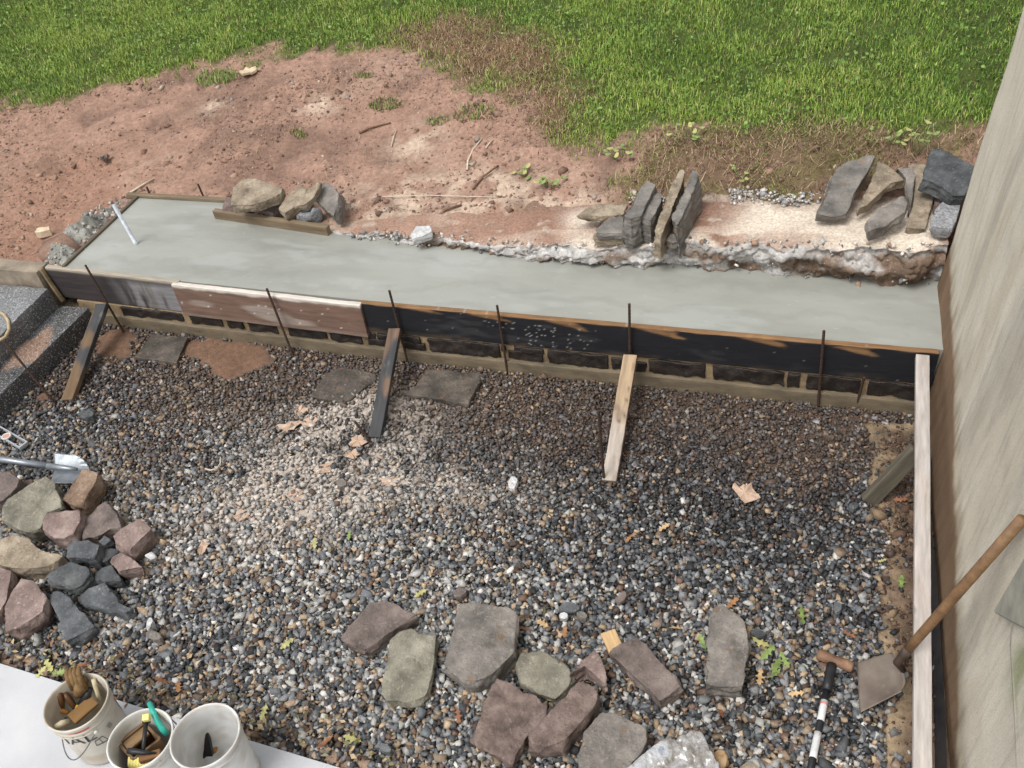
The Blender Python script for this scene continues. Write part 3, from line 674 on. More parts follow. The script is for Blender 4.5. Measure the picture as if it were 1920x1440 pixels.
def wallcol(y, z):
    s1 = fb2(y*3.2+z*.4, z*.55, 701, 5); s2 = fb2(y*9+z, z*1.4, 711, 4); s3 = fb2(y*26, z*3, 721, 3)
    c = A(*S(208, 201, 186))*(.90+.20*s2[:, None])
    c = mixc(c, sst(.5, .68, s1)*.5*sst(4.6, 2.6, y), S(184, 188, 178))
    c = mixc(c, sst(.54, .66, fb2(y*4.5+z*.9+3, z*.8, 731, 5))*.3, S(184, 170, 150))
    c = mixc(c, sst(.56, .70, fb2(y*6+z*.5+9, z*.7, 741, 5))*.35, S(150, 148, 140))
    h = np.interp(y, [0, 2.1, 3.1, 4.05, 4.4, 4.95], [.10, .15, .36, .58, .66, .74])*1.0+(s2-.5)*.10+(s3-.5)*.05
    st_ = sst(.03, -.04, z-h)
    c = mixc(c, sst(.16, .02, z-h)*(1-st_)*.5*sst(.4, .6, s3), S(118, 108, 94))
    c = mixc(c, sst(.10, .03, z-h)*(1-st_)*.35, S(178, 164, 134))
    bc_ = A(*S(130, 107, 86))*(.66+.65*s2[:, None]); c = c*(1-st_[:, None])+bc_*st_[:, None]
    gr = np.exp(-(((y-2.0)/.16)**2+((z-1.0)/.2)**2)); c = mixc(c, np.clip(gr*1.1, 0, .7)*sst(.35, .6, s2), S(112, 124, 74))
    return np.clip(c, .01, .8)
ys = np.r_[-2.5, -1.5, -.5, np.arange(.4, 4.93, .022), 4.935, 4.945, 4.95]; zs = np.r_[-.12, np.arange(-.08, 2.5, .022), 2.6, 3, 3.6, 4.6]
X, Y = np.meshgrid(ys, zs)
XX = wall_x(X, Y)+(fb2(X*2.3, Y*2.3, 761, 3)-.5)*.018+(fb2(X*12, Y*6, 771, 3)-.5)*.006
XX += np.interp(X, [-9, 4.935, 4.945, 4.951], [0, 0, .004, .014])
V = np.c_[XX.ravel(), X.ravel(), Y.ravel()]; F = gridfaces(*X.shape)[:, ::-1]
c = wallcol(X.ravel(), Y.ravel())
o0 = np.array([.8, 2.6, 0])
link('plaster_face', npmesh('plaster_face', V-o0, F, c, True), STUC, wr, loc=tuple(o0))
# the wall's end and back
zz = np.r_[np.arange(-.12, 4.6, .06), 4.6]; xo = np.linspace(0.014, .30, 12)
X, Y = np.meshgrid(xo, zz); V = np.c_[(wall_x(4.95, Y)+X).ravel(), np.full(X.size, 4.95)+(fb2(X*9, Y*9, 781)-.5).ravel()*.01*(X.ravel() > .02), Y.ravel()]
link('wall_end', npmesh('wall_end', V-o0, gridfaces(*X.shape), wallcol(4.95-X.ravel(), Y.ravel()), True), STUC, wr, loc=tuple(o0))
# raised plaster band towards the near corner
ys = np.linspace(.4, 1.0, 40); zs = np.arange(-.1, 2.4, .03); X, Y = np.meshgrid(np.linspace(0, 1, 40), zs)
yr = np.interp(Y, [0, .795, .9, 2.4], [1.80, 1.81, 2.30, 2.45]); yl = yr-1.6
YP = yl+(yr-yl)*X; XP = wall_x(YP, Y)-.014+(fb2(YP*8, Y*5, 791)-.5)*.006+np.where(X > .985, .02, 0)
link('plaster_band', npmesh('plaster_band', np.c_[XP.ravel(), YP.ravel(), Y.ravel()]-o0, gridfaces(*X.shape)[:, ::-1], wallcol(YP.ravel(), Y.ravel()), True), STUC, wr, loc=tuple(o0))
# projecting concrete sill at the picture's edge
yz = [(2.375, .845), (2.350, 1.22), (1.85, 1.52), (1.85, 1.40)]; V = []; F = []
for off in (-.045, .05):
    for (y_, z_) in yz: V.append((wall_x(y_, z_)+off, y_, z_))
F = [(0, 1, 2, 3), (7, 6, 5, 4)]+[(i, i+4, (i+1) % 4+4, (i+1) % 4) for i in range(4)]
bm = bmesh.new(); me = npmesh('projection', np.array(V)-o0, F); bm.from_mesh(me); bmesh.ops.recalc_face_normals(bm, faces=bm.faces); bmesh.ops.bevel(bm, geom=bm.edges[:], offset=.008, segments=2, affect='EDGES'); bm.to_mesh(me); bm.free()
link('projection', me, mat('grey_render', [(.3, S(128, 128, 118)), (.7, S(164, 160, 148))], scale=14, rough=.9, bump=.5, bscale=120, rnd=False), wr, loc=tuple(o0))

# white painted board lying between slab and wall
def whitecol(V):
    c = A(*S(182, 174, 168))*(.80+.36*fb3(V*np.array([2, 30, 30]), 801, 3))[:, None]; c = mixc(c, sst(.52, .66, fb3(V*np.array([3, 14, 14]), 803, 4))*.4, S(176, 160, 150)); c = mixc(c, sst(.60, .7, fb3(V*np.array([2, 25, 9]), 807, 3))*.35, S(156, 158, 162))
    dk = sst(.92, .95, vn3(V*np.array([36, 60, 60]), 811)); return mixc(c, dk*.7, S(120, 108, 100))
p0 = (U(1718, 664, .462)+U(1743, 664, .462))/2; p1 = (U(1717, 1470, .27)+U(1743, 1470, .27))/2
o = beam('white_board', (p0[0], 4.30, .437), (p1[0], p1[1]-.05, .25), .068, .040, (0, 0, 1), whitecol, res=.01, r=.003, rx=.03)
props(o, 'long narrow white painted board running along the stucco wall', 'board')
# black membrane standing off the foot of the wall
mp_ = [U(*p, .12) for p in [(1735, 880), (1745, 950), (1757, 1040), (1765, 1120), (1775, 1230), (1783, 1330), (1788, 1440)]]
pts = [(wall_x(3.9, .1)-.01, 3.9)]+[(float(p[0])-.004*k, float(p[1])) for k, p in enumerate(mp_)]+[(wall_x(.9, .1)-.03, .9)]
V = []; F = []
for i, (x, y) in enumerate(pts):
    for dx, z in ((-.035, -.02), (-.030, .05), (.002, .10), (.012, -.02)): V.append((x+dx, y, z+.008*math.sin(i*2.1)))
for i in range(len(pts)-1):
    for k in range(3): F.append((i*4+k, i*4+k+1, (i+1)*4+k+1, (i+1)*4+k))
o = link('membrane_strip', npmesh('membrane_strip', V, F), mat('black_membrane', [(.3, S(26, 26, 28)), (.7, S(50, 46, 46))], scale=20, rough=.6, bump=.3, bscale=60))
props(o, 'black waterproof membrane strip standing at the foot of the stucco wall', 'membrane')

# ------------------------------------------------------------------ low curb wall and granite steps on the left
CURB = mat('curb_concrete', [(.3, S(110, 100, 88)), (.6, S(150, 138, 122)), (.8, S(176, 158, 138))], scale=9, rough=.85, bump=.6, bscale=60, bdist=.006)
def grain_block(name, corners_top, z0, z1, mtl, label, cat, group=None, seed=0, amp=.006, colf=None):
    """block with a quadrilateral plan (4 xy points counter-clockwise), finely divided"""
    V, F = gridbox(2, 2, z1-z0, .05, .004)
    u = (V[:, 0]+1)/2; v = (V[:, 1]+1)/2; q = [np.array(p) for p in corners_top]
    xy = q[0][None]*((1-u)*(1-v))[:, None]+q[1][None]*(u*(1-v))[:, None]+q[2][None]*(u*v)[:, None]+q[3][None]*((1-u)*v)[:, None]
    P_ = np.c_[xy, V[:, 2]+(z0+z1)/2]; P_ += (np.c_[fb3(P_*14, seed), fb3(P_*14, seed+3), fb3(P_*14, seed+7)]-.5)*2*amp
    cc = None if colf is None else colf(P_)
    c0 = P_.mean(0); o = link(name, npmesh(name, P_-c0, F, cc, True), mtl, None, loc=tuple(c0)); return props(o, label, cat, group)
grain_block('low_wall', [(-7.5, 4.34), (-5.275, 4.345), (-5.275, 4.47), (-7.5, 4.50)], -.1, .458, CURB, 'low dark concrete wall running off to the left behind the granite steps', 'wall', seed=21)
def granite(name, dark):
    return mat(name, col=True, scale=75, var=(.55, 1.5), rough=(.3, .6), bump=.7, bscale=90, bdist=.005, spec=.5, speck=[(110, .57, S(204, 206, 208), .65), (90, .60, S(16, 16, 17), .75)])
GRAN = granite('granite', 0)
def q2(p, z): return U(*p, z)[:2]
f0, f1 = q2((0, 740), .178), q2((166, 577), .178)
dirs = (f1-f0)/np.linalg.norm(f1-f0)
def lowcol(P_):
    c = A(*S(70, 70, 70))*(.3+1.4*fb3(P_*7, 831, 4))[:, None]
    up = sst(.165, .176, P_[:, 2]); c = c*(1+.35*up[:, None])
    pp = [q2(p, .178) for p in [(8, 690), (30, 655), (62, 632), (88, 612), (100, 620), (97, 640), (78, 668), (55, 684), (20, 690)]]
    d = sdf(P_[:, 0], P_[:, 1], pp)+(fb2(P_[:, 0]*9, P_[:, 1]*9, 841)-.5)*.08; return mixc(c, sst(-.01, .02, d)*up*.95, S(142, 114, 95))
nrm = np.array([-dirs[1], dirs[0]])
lo = [f0-dirs*1.2+nrm*.75, f0-dirs*1.2, f1, f1+nrm*.75]
lo = [np.array(p) for p in (f0-dirs*1.2, f1, np.array([-5.25, 4.33]), f0-dirs*1.2+nrm*.9)]
grain_block('granite_step', lo, -.08, .178, GRAN, 'lower dark granite step with orange muddy puddle', 'step', 'granite steps on the left', 31, .006, lowcol)
g0, g1 = q2((0, 629), .345), q2((90, 541), .345); dg = (g1-g0)/np.linalg.norm(g1-g0); ng = np.array([-dg[1], dg[0]])
def upcol(P_):
    c = A(*S(88, 89, 90))*(.35+1.3*fb3(P_*7, 851, 4))[:, None]; up = sst(.325, .34, P_[:, 2]); return c*(1+.8*up[:, None])
hi = (g0-dg*1.2, g1, g1+np.array([-.42, .0])+ng*.05, g0-dg*1.2+ng*.8)
grain_block('granite_step', hi, .174, .345, GRAN, 'upper pale topped granite step with dark front face', 'step', 'granite steps on the left', 41, .007, upcol)
# rope loop lying on the upper step
rp = [U(*p, .356) for p in [(-25, 584), (-6, 583), (8, 590), (16, 603), (17, 618), (10, 632), (-4, 640), (-25, 645)]]
rr = []
for i in range(len(rp)-1):
    for t in (0, .5): rr.append(rp[i]*(1-t)+rp[i+1]*t)
addtube('hose', rr+[rp[-1]], .011, mat('hose', [(.3, S(150, 132, 100)), (.7, S(190, 172, 136))], scale=30, rough=.6, bump=.2))
props(bpy.data.objects['hose'], 'loop of tan hose lying on the upper granite step', 'hose')

# pale patio at the bottom left
V, F = [], []
P4 = [tuple(p) for p in PATIO]
V = [(x, y, .045) for x, y in P4]+[(x, y, -.06) for x, y in P4]; n = len(P4)
F = [tuple(range(n))[::-1]]+[(i, (i+1) % n, (i+1) % n+n, i+n) for i in range(n)]
n = 5200; x = RS.uniform(.38, .72, n); y = RS.uniform(1.2, 4.2, n); ok = (bsample(strip, x, y) > .6) & (RS.rand(n) < .15+.9*sst(.42, .6, fb2(x*5, y*5, 1401, 3))); x, y = x[ok], y[ok]; n = len(x)
c = np.array([S(92, 74, 62), S(112, 92, 76), S(76, 62, 54), S(140, 120, 98), S(120, 118, 116)])[(np.array([.34, .26, .24, .1, .06]).cumsum()[None] > RS.rand(n, 1)).argmax(1)]*RS.uniform(.8, 1.15, (n, 1))
o = link('mud_crumbs', chips('mud_crumbs', np.c_[x, y, bsample(BZ, x, y)+.002], RS.lognormal(0, .6, n)*.011, c), CLOD); props(o, 'crumbs of brown mud on the strip beside the white board', 'mud crumbs', kind='stuff')
o = link('patio', npmesh('patio', V, F), mat('patio_concrete', [(.3, S(174, 176, 180)), (.55, S(190, 191, 194)), (.8, S(204, 204, 206))], scale=2.2, rough=.8, bump=.5, bscale=240, bdist=.003, rnd=False, det=9, speck=[(30, .70, S(170, 168, 165), .35)]))
bm = bmesh.new(); bm.from_mesh(o.data); bmesh.ops.recalc_face_normals(bm, faces=bm.faces); bm.to_mesh(o.data); bm.free()
props(o, 'pale concrete patio under the buckets', 'patio', kind='structure')

# ------------------------------------------------------------------ stones
def stonemat(name, a, b, c, scale=9, speck=None, rough=.82, bump=.8, bscale=55, spec=.3, stretch=None):
    def grey(q, k=.42): g_ = sum(q)/3; return tuple((v*(1-k)+g_*k) for v in q)
    a, b, c = [tuple(v*.90 for v in grey(q)) for q in (a, b, c)]
    pores = [(130, .60, tuple(v*.45 for v in a), .45), (60, .60, tuple(min(.8, v*1.25) for v in c), .4)]
    return mat(name, [(.30, tuple(v*.8 for v in a)), (.5, b), (.70, tuple(v*1.12 for v in c))], scale=scale, rough=rough, bump=bump*1.3, bscale=bscale, bdist=.009, speck=(speck or [])+pores, spec=spec, det=10, stretch=stretch)
WHT = [(110, .70, S(190, 182, 174), .2)]
MPUR = stonemat('purple_brown_stone', S(92, 76, 68), S(122, 102, 93), S(144, 123, 111), speck=WHT)
MPNK = stonemat('pink_stone', S(124, 96, 86), S(152, 120, 108), S(176, 146, 132), speck=[(60, .68, S(214, 200, 192), .6)])
MRED = stonemat('reddish_stone', S(96, 74, 64), S(126, 100, 88), S(148, 120, 106), scale=14, speck=WHT)
MGRN = stonemat('grey_green_stone', S(112, 106, 86), S(142, 134, 110), S(166, 158, 132), speck=[(26, .64, S(120, 104, 76), .5)])
MTAN = stonemat('tan_stone', S(120, 102, 76), S(160, 138, 104), S(188, 166, 132), speck=[(20, .62, S(120, 84, 56), .5)])
MBRN = stonemat('brown_stone', S(98, 70, 46), S(142, 106, 72), S(172, 138, 102), speck=[(45, .66, S(200, 180, 160), .4)])
MGRY = stonemat('grey_stone', S(104, 96, 88), S(132, 122, 112), S(156, 144, 130), speck=[(12, .62, S(122, 100, 78), .6)])
MSLT = stonemat('slate_stone', S(98, 93, 86), S(128, 121, 112), S(152, 143, 130), scale=6, stretch=(1, 1, 4), speck=[(9, .60, S(132, 108, 82), .55)])
MBLU = stonemat('blue_grey_stone', S(70, 75, 80), S(97, 102, 107), S(126, 130, 133), speck=[(36, .67, S(170, 174, 178), .5)])
MDRK = stonemat('charcoal_stone', S(62, 65, 68), S(86, 90, 93), S(112, 116, 117), bump=1.0, speck=[(70, .68, S(140, 148, 150), .4)])
MGRA = stonemat('speckled_granite', S(120, 120, 124), S(152, 152, 156), S(176, 176, 178), scale=70, speck=[(120, .58, S(80, 80, 86), .7), (90, .66, S(225, 225, 228), .6)])
MWHT = stonemat('pale_granite', S(178, 178, 178), S(202, 202, 202), S(218, 218, 217), scale=30, speck=[(80, .64, S(150, 150, 154), .5)])
MFLG = stonemat('wet_flagstone', S(64, 58, 50), S(92, 82, 70), S(122, 106, 90), scale=7, rough=(.35, .7), speck=[(14, .6, S(124, 90, 66), .5)])
PENDING = []
def stone(poly, z, t, mtl, label, tilt=(0, 0), group=None, cat='stone', name='stone', taper=.0, bev=.0035, vox=.0065, rough=1., smooth=1, strata=0., down=None, zref=None, seed=None):
    """poly: outline of the upper face; z: height of its middle; tilt: slope dz/dx, dz/dy of that face; t: thickness"""
    px = np.array(poly, float); c = px.mean(0); p0 = U(c[0], c[1], z) if zref is None else U(zref[0], zref[1], z)
    n = np.array([-tilt[0], -tilt[1], 1.]); n /= np.linalg.norm(n)
    topv = np.array([Upl(a, b, p0, n) for a, b in px])
    d = -n if down is None else np.array(down, float)/np.linalg.norm(down)
    mid = topv.mean(0)
    k = len(topv); rr = np.random.RandomState(len(PENDING)*7+3 if seed is None else seed)
    # add a few corners on long sides so that the outline breaks like split stone
    P2 = []
    for i in range(k):
        p_, q_ = topv[i], topv[(i+1) % k]; P2.append(p_); L_ = np.linalg.norm(q_-p_)
        if L_ > .09: P2.append(p_+(q_-p_)*rr.uniform(.35, .65)+(mid-p_)/np.linalg.norm(mid-p_)*rr.uniform(-.006, .010)*rough)
    topv = np.array(P2); k = len(topv); rad_ = topv-mid; rad_ /= np.linalg.norm(rad_, axis=1, keepdims=True)
    m1 = mid+(topv-mid)*(1+taper*.4)+d*t*rr.uniform(.3, .5, (k, 1))+rad_*rr.uniform(-.008, .016, (k, 1))*min(1.2, rough)*(min(1, t/.09))
    botv = mid+(topv-mid)*(1+taper)+d*t*(1+rr.uniform(-.06, .06, (k, 1)))+rad_*rr.uniform(-.02, .006, (k, 1))*min(1, t/.09)
    V = np.r_[topv, m1, botv]; c0 = (topv.mean(0)+botv.mean(0))/2
    F = [tuple(range(k)), tuple(range(2*k, 3*k))[::-1]]+[(i+j*k, i+k+j*k, (i+1) % k+k+j*k, (i+1) % k+j*k) for j in (0, 1) for i in range(k)]
    me = bpy.data.meshes.new(name); me.from_pydata([tuple(v-c0) for v in V], [], F); me.update()
    bm = bmesh.new(); bm.from_mesh(me); bmesh.ops.recalc_face_normals(bm, faces=bm.faces)
    bmesh.ops.bevel(bm, geom=[e for e in bm.edges if e.is_manifold and e.calc_face_angle(0) > .35], offset=min(bev, t*.2), segments=2, profile=.6, affect='EDGES', clamp_overlap=True)
    for it in range(7):
        bmesh.ops.triangulate(bm, faces=bm.faces)
        L_ = [e for e in bm.edges if e.calc_length() > vox*2.2]
        if not L_: break
        bmesh.ops.subdivide_edges(bm, edges=L_, cuts=1)
    bmesh.ops.triangulate(bm, faces=bm.faces)
    bm.to_mesh(me); bm.free()
    o = link(name, me, mtl, None, loc=tuple(c0)); props(o, label, cat, group)
    PENDING.append((o, n, rough, strata, len(PENDING)+1)); return o
def finish_stones():
    for o, n, rough, strata, sd_ in PENDING:
        me = o.data; me.update()
        me.name = o.name.split('.')[0]; nv = len(me.vertices); P_ = np.zeros(nv*3, np.float32); me.vertices.foreach_get('co', P_); P_ = P_.reshape(-1, 3).astype(float)
        N_ = np.zeros(nv*3, np.float32); me.vertex_normals.foreach_get('vector', N_); N_ = N_.reshape(-1, 3)
        o_ = sd_*11.3
        side__ = sst(.85, .4, np.abs(N_@n)); dsp = (fb3(P_*7+o_, sd_, 3)-.5)*.016+(fb3(P_*22+o_, sd_+50, 3)-.5)*.011*(1+.7*side__)-np.abs(fb3(P_*13+o_, sd_+33, 3)-.5)*.020*(.5+side__)+(fb3(P_*75+o_, sd_+90, 2)-.5)*.006
        rr_ = np.random.RandomState(sd_+4000)                     # broken faces: flat cuts near the rim
        for q_ in range(5 if rough < 2 else 0):
            dn = rr_.normal(0, 1, 3); dn += n*rr_.uniform(-.2, .9); dn /= np.linalg.norm(dn)
            if abs(dn@n) > .93: continue
            hh_ = P_@dn; mxh = np.percentile(hh_, 99.7); lim = mxh-rr_.uniform(.002, .011)*min(1, mxh/.10)
            P_ -= dn[None]*(np.maximum(0, hh_-lim)*.92)[:, None]
        if strata:
            h = P_@n; dsp += ((vn2(h*90+o_, P_[:, 0]*3+sd_, sd_)-.5)*.010+(np.round(h*45)%2-.5)*.004)*strata*(np.abs(N_@n) < .6)
            q = np.round(fb3(P_*5+o_, sd_+7, 2)*9)/9; dsp += (q-.5)*.02*strata*(np.abs(N_@n) > .6)
        P_ += N_*dsp[:, None]*rough
        me.vertices.foreach_set('co', P_.astype(np.float32).ravel()); me.polygons.foreach_set('use_smooth', np.ones(len(me.polygons), bool)); me.update()
Z3 = lambda l: [(600+a/3.4286, 1100+b/3.4286) for a, b in l]
Z4 = lambda l: [(1100+a/3.2, 1100+b/3.2) for a, b in l]
Z1 = lambda l: [(a/3.2727, 780+b/3.2727) for a, b in l]
ZC = lambda l: [(1400+a*.27083, 250+b*.27083) for a, b in l]
ZB = lambda l: [(1000+a/3, 250+b/3) for a, b in l]
ZA = lambda l: [(400+a/3, 320+b/3) for a, b in l]
GF, GL, GC, GB, GA = 'building stones laid out at the front of the gravel', 'heap of building stones on the left', 'stones stacked by the stucco wall', 'stones stood on edge on the old footing', 'stone pile at the back left of the slab'
# front row
stone(Z3([(125, 330), (190, 250), (310, 115), (400, 85), (470, 95), (540, 145), (618, 180), (560, 230), (440, 300), (370, 355), (290, 405), (200, 372)]), .115, .10, MPUR, 'flat purple-brown stone at the upper left end of the front row on the gravel', (0, .05), GF)
stone(Z3([(445, 340), (500, 285), (590, 265), (640, 300), (745, 310), (740, 400), (715, 580), (690, 690), (640, 730), (560, 748), (430, 735), (395, 690), (395, 620), (420, 520)]), .09, .075, MGRN, 'yellowish green-grey upright slab stone with a diagonal crack in the front row', (0, .03), GF)
stone(Z3([(900, 110), (1010, 100), (1200, 130), (1265, 160), (1280, 200), (1265, 300), (1255, 420), (1190, 480), (1110, 560), (1010, 605), (930, 605), (850, 560), (800, 510), (800, 450), (840, 330), (865, 200)]), .15, .14, MGRY, 'biggest grey block with rounded corners in the front row', (0, .05), GF)
stone(Z3([(1255, 490), (1290, 420), (1420, 410), (1500, 450), (1600, 520), (1640, 600), (1560, 680), (1510, 725), (1400, 690), (1300, 620), (1270, 550)]), .10, .09, MGRN, 'pale greenish stone wedged behind the long reddish stone in the front row', (.03, .12), GF)
stone(Z3([(1605, 560), (1690, 465), (1760, 405), (1800, 440), (1830, 520), (1850, 600), (1835, 640), (1770, 570), (1700, 510)]), .13, .11, MPNK, 'small pinkish stone with dark broken front behind the long reddish stone', (0, .05), GF)
stone(Z3([(1140, 590), (1250, 625), (1380, 690), (1460, 765), (1440, 850), (1400, 900), (1310, 1000), (1240, 1150), (1120, 1080), (1000, 1010), (970, 960), (1010, 850), (1060, 720), (1110, 640)]), .125, .11, MRED, 'broad rough brown stone left of the long reddish stone in the front row', (-.05, .1), GF, rough=1.5)
stone(Z3([(1650, 620), (1700, 605), (1780, 650), (1800, 720), (1740, 800), (1640, 920), (1560, 1000), (1450, 1030), (1340, 1010), (1340, 960), (1420, 860), (1530, 750)]), .16, .16, MRED, 'long reddish brown stone lying slantwise in the front row', (0, .03), GF)
stone(Z4([(-20, 880), (90, 755), (180, 760), (260, 800), (355, 850), (360, 930), (320, 1010), (240, 1090), (100, 1150), (-40, 1130), (-60, 1010)]), .12, .11, MGRY, 'rounded grey-tan stone at the bottom edge beside the plastic wrapped bundle', (0, .03), GF)
stone(Z4([(130, 385), (200, 340), (300, 300), (360, 350), (430, 440), (490, 500), (570, 590), (500, 650), (440, 690), (380, 630), (310, 560), (220, 480)]), .115, .10, MPUR, 'purple-brown stone slanting down to the right beside the wood offcut', (.05, .08), GF)
stone(Z4([(735, 150), (800, 95), (860, 130), (950, 200), (965, 280), (960, 430), (945, 560), (935, 600), (715, 590), (720, 450), (730, 300)]), .13, .12, MGRY, 'tall tan-grey block standing alone between the front row and the hammer', (0, .02), GF, strata=.7)
stone(Z4([(920, 1075), (960, 1050), (1010, 1060), (1040, 1110), (960, 1150), (900, 1120)]), .07, .06, MTAN, 'pale stone cut off by the bottom edge right of the plastic bundle', (0, 0), GF)
# left heap
stone(Z1([(-60, 350), (0, 330), (60, 340), (120, 390), (100, 440), (40, 500), (-10, 530), (-70, 520)]), .16, .15, MPUR, 'dark brown stone cut by the left edge next to the metal shovel handle', (0, .1), GL)
stone(Z1([(10, 560), (40, 510), (160, 430), (280, 370), (335, 400), (365, 490), (380, 560), (290, 590), (250, 690), (180, 725), (100, 690), (0, 630)]), .17, .13, MGRN, 'large grey-green stone with pale lichen at the top of the left heap', (-.05, .15), GL)
stone(Z1([(375, 515), (430, 420), (510, 325), (600, 345), (590, 400), (545, 470), (510, 555), (440, 545)]), .17, .13, MBRN, 'orange-brown block leaning on the metal shovel blade', (.05, .12), GL)
stone(Z1([(255, 690), (265, 620), (300, 590), (400, 580), (490, 575), (495, 640), (450, 720), (400, 750), (330, 745), (280, 720)]), .19, .15, MPNK, 'pink-grey block in the middle of the left heap', (0, .05), GL)
stone(Z1([(500, 650), (560, 590), (640, 515), (690, 550), (740, 660), (740, 690), (680, 690), (590, 750), (500, 750)]), .15, .12, MPUR, 'dark purple stone below the orange-brown block', (.05, .1), GL)
stone(Z1([(690, 735), (760, 680), (845, 620), (890, 650), (930, 690), (880, 740), (790, 830), (740, 800), (700, 770)]), .15, .13, MPNK, 'pink stone with white specks, rightmost in the left heap', (.03, .05), GL)
stone(Z1([(405, 790), (440, 765), (540, 765), (610, 790), (600, 830), (580, 880), (470, 868), (405, 870)]), .16, .11, MBLU, 'small squarish blue-grey stone in the middle of the left heap', (0, .1), GL)
stone(Z1([(600, 770), (640, 725), (680, 760), (640, 800)]), .13, .09, MBLU, 'smallest blue-grey chunk below the dark purple stone', (0, .1), GL)
stone(Z1([(610, 825), (700, 805), (740, 830), (660, 890), (620, 900)]), .10, .08, MDRK, 'dark grey stone half hidden between two pink stones', (0, .05), GL)
stone(Z1([(655, 885), (740, 835), (800, 860), (870, 925), (790, 940), (730, 955)]), .13, .11, MPNK, 'pink block with dark broken front under the speckled pink stone', (0, .03), GL)
stone(Z1([(280, 980), (340, 930), (430, 895), (540, 935), (560, 980), (500, 1040), (460, 1062), (360, 1040), (290, 1020)]), .13, .10, MDRK, 'dark slate stone split by parallel cracks', (.03, .1), GL, strata=1.2)
stone(Z1([(560, 980), (620, 930), (680, 910), (745, 1000), (740, 1015), (570, 1008)]), .11, .09, MDRK, 'pointed dark slate wedge below the pink block with dark front', (.05, .1), GL)
stone(Z1([(475, 1110), (540, 1055), (640, 1025), (720, 1110), (730, 1140), (810, 1180), (770, 1210), (650, 1190), (500, 1160)]), .10, .09, MBLU, 'pale blue-grey stone with a low pointed end at the lower right of the left heap', (0, .05), GL)
stone(Z1([(305, 1130), (330, 1070), (400, 1090), (450, 1140), (520, 1210), (590, 1290), (490, 1340), (400, 1385), (355, 1300), (370, 1260), (340, 1190)]), .11, .10, MBLU, 'kinked blue-grey stone at the bottom of the left heap', (0, .03), GL)
stone(Z1([(25, 1190), (70, 1090), (130, 990), (210, 1010), (300, 1105), (260, 1200), (200, 1245), (100, 1300), (30, 1315)]), .15, .14, MPNK, 'large pink stone at the lower left of the heap beside oak leaves', (0, .06), GL)
stone(Z1([(-60, 940), (0, 925), (70, 950), (60, 1020), (40, 1130), (0, 1200), (-60, 1220)]), .14, .13, MPNK, 'tall pink stone cut by the left edge above the large pink stone', (0, .05), GL)
stone(Z1([(-60, 770), (0, 740), (60, 715), (180, 760), (280, 830), (390, 855), (350, 890), (270, 932), (80, 935), (0, 905), (-60, 890)]), .15, .12, MTAN, 'big tan-green flat stone at the left edge of the heap', (0, .06), GL)
stone(Z1([(115, 440), (150, 395), (205, 385), (195, 425), (150, 455)]), .10, .08, MRED, 'small red chunk between the grey-green stone and the left edge', (0, 0), GL)
# flat stones lying in the gravel below the footing wall
stone([(247, 670), (283, 626), (352, 632), (331, 680), (300, 676)], .052, .045, MFLG, 'wet flagstone between the two orange puddles, leftmost of three', (.0, .0), 'flagstones lying along the footing wall', 'flagstone', 'flagstone', vox=.007, rough=.55, smooth=2)
stone([(578, 743), (612, 700), (640, 688), (704, 697), (706, 712), (684, 726), (650, 755)], .040, .035, MFLG, 'muddy flagstone half buried under the middle brace, centre of three', (0, 0), 'flagstones lying along the footing wall', 'flagstone', 'flagstone', vox=.007, rough=.55, smooth=2)
stone([(755, 739), (780, 722), (802, 692), (840, 694), (909, 700), (876, 758), (830, 750)], .055, .045, MFLG, 'dark grey flagstone with chipped front corner, rightmost of three', (0, 0), 'flagstones lying along the footing wall', 'flagstone', 'flagstone', vox=.007, rough=.6, smooth=2)
# leaning stones by the wall
stone(ZC([(478, 555), (540, 430), (620, 240), (700, 190), (850, 132), (892, 152), (840, 262), (745, 420), (722, 500), (690, 560), (600, 582)]), .86, .085, MSLT, 'largest grey slab leaning at the left end of the stack by the stucco wall', (-.08, .42), GC, strata=.6)
stone(ZC([(770, 520), (820, 400), (870, 300), (905, 180), (980, 220), (1050, 270), (1107, 320), (1000, 345), (900, 435), (830, 500)]), .86, .075, MTAN, 'tan stone tucked against the right side of the largest grey slab', (-.05, .30), GC, strata=.8)
stone(ZC([(835, 600), (900, 540), (1080, 432), (1112, 482), (1095, 540), (960, 640), (840, 685)]), .845, .085, MGRY, 'brownish grey stone lying lowest in front of the stack', (.02, .22), GC)
stone(ZC([(1040, 240), (1160, 228), (1168, 300), (1145, 480), (1130, 520), (1110, 400), (1100, 310)]), .86, .09, MGRY, 'narrow grey stone standing behind the tan stone', (0, .35), GC)
stone(ZC([(1110, 205), (1240, 210), (1310, 380), (1285, 480), (1240, 662), (1100, 650), (1150, 500), (1172, 300)]), .80, .06, MTAN, 'long flat brownish stone lying between the stack and the granite block', (0, .12), GC, strata=.6)
stone(ZC([(1215, 312), (1250, 150), (1300, 90), (1400, 120), (1520, 190), (1590, 230), (1570, 320), (1510, 432), (1430, 432), (1340, 362), (1270, 330)]), .96, .10, MDRK, 'charcoal block perched against the stucco wall edge', (-.05, .25), GC)
stone(ZC([(1265, 640), (1300, 530), (1340, 470), (1484, 490), (1455, 600), (1420, 655), (1340, 650)]), .83, .075, MGRA, 'square speckled granite block beside the stucco wall', (0, .03), GC, vox=.007, rough=.6)
stone(ZC([(1300, 420), (1420, 440), (1400, 520), (1300, 500)]), .80, .08, MRED, 'small dark stone under the charcoal block', (0, 0), GC)
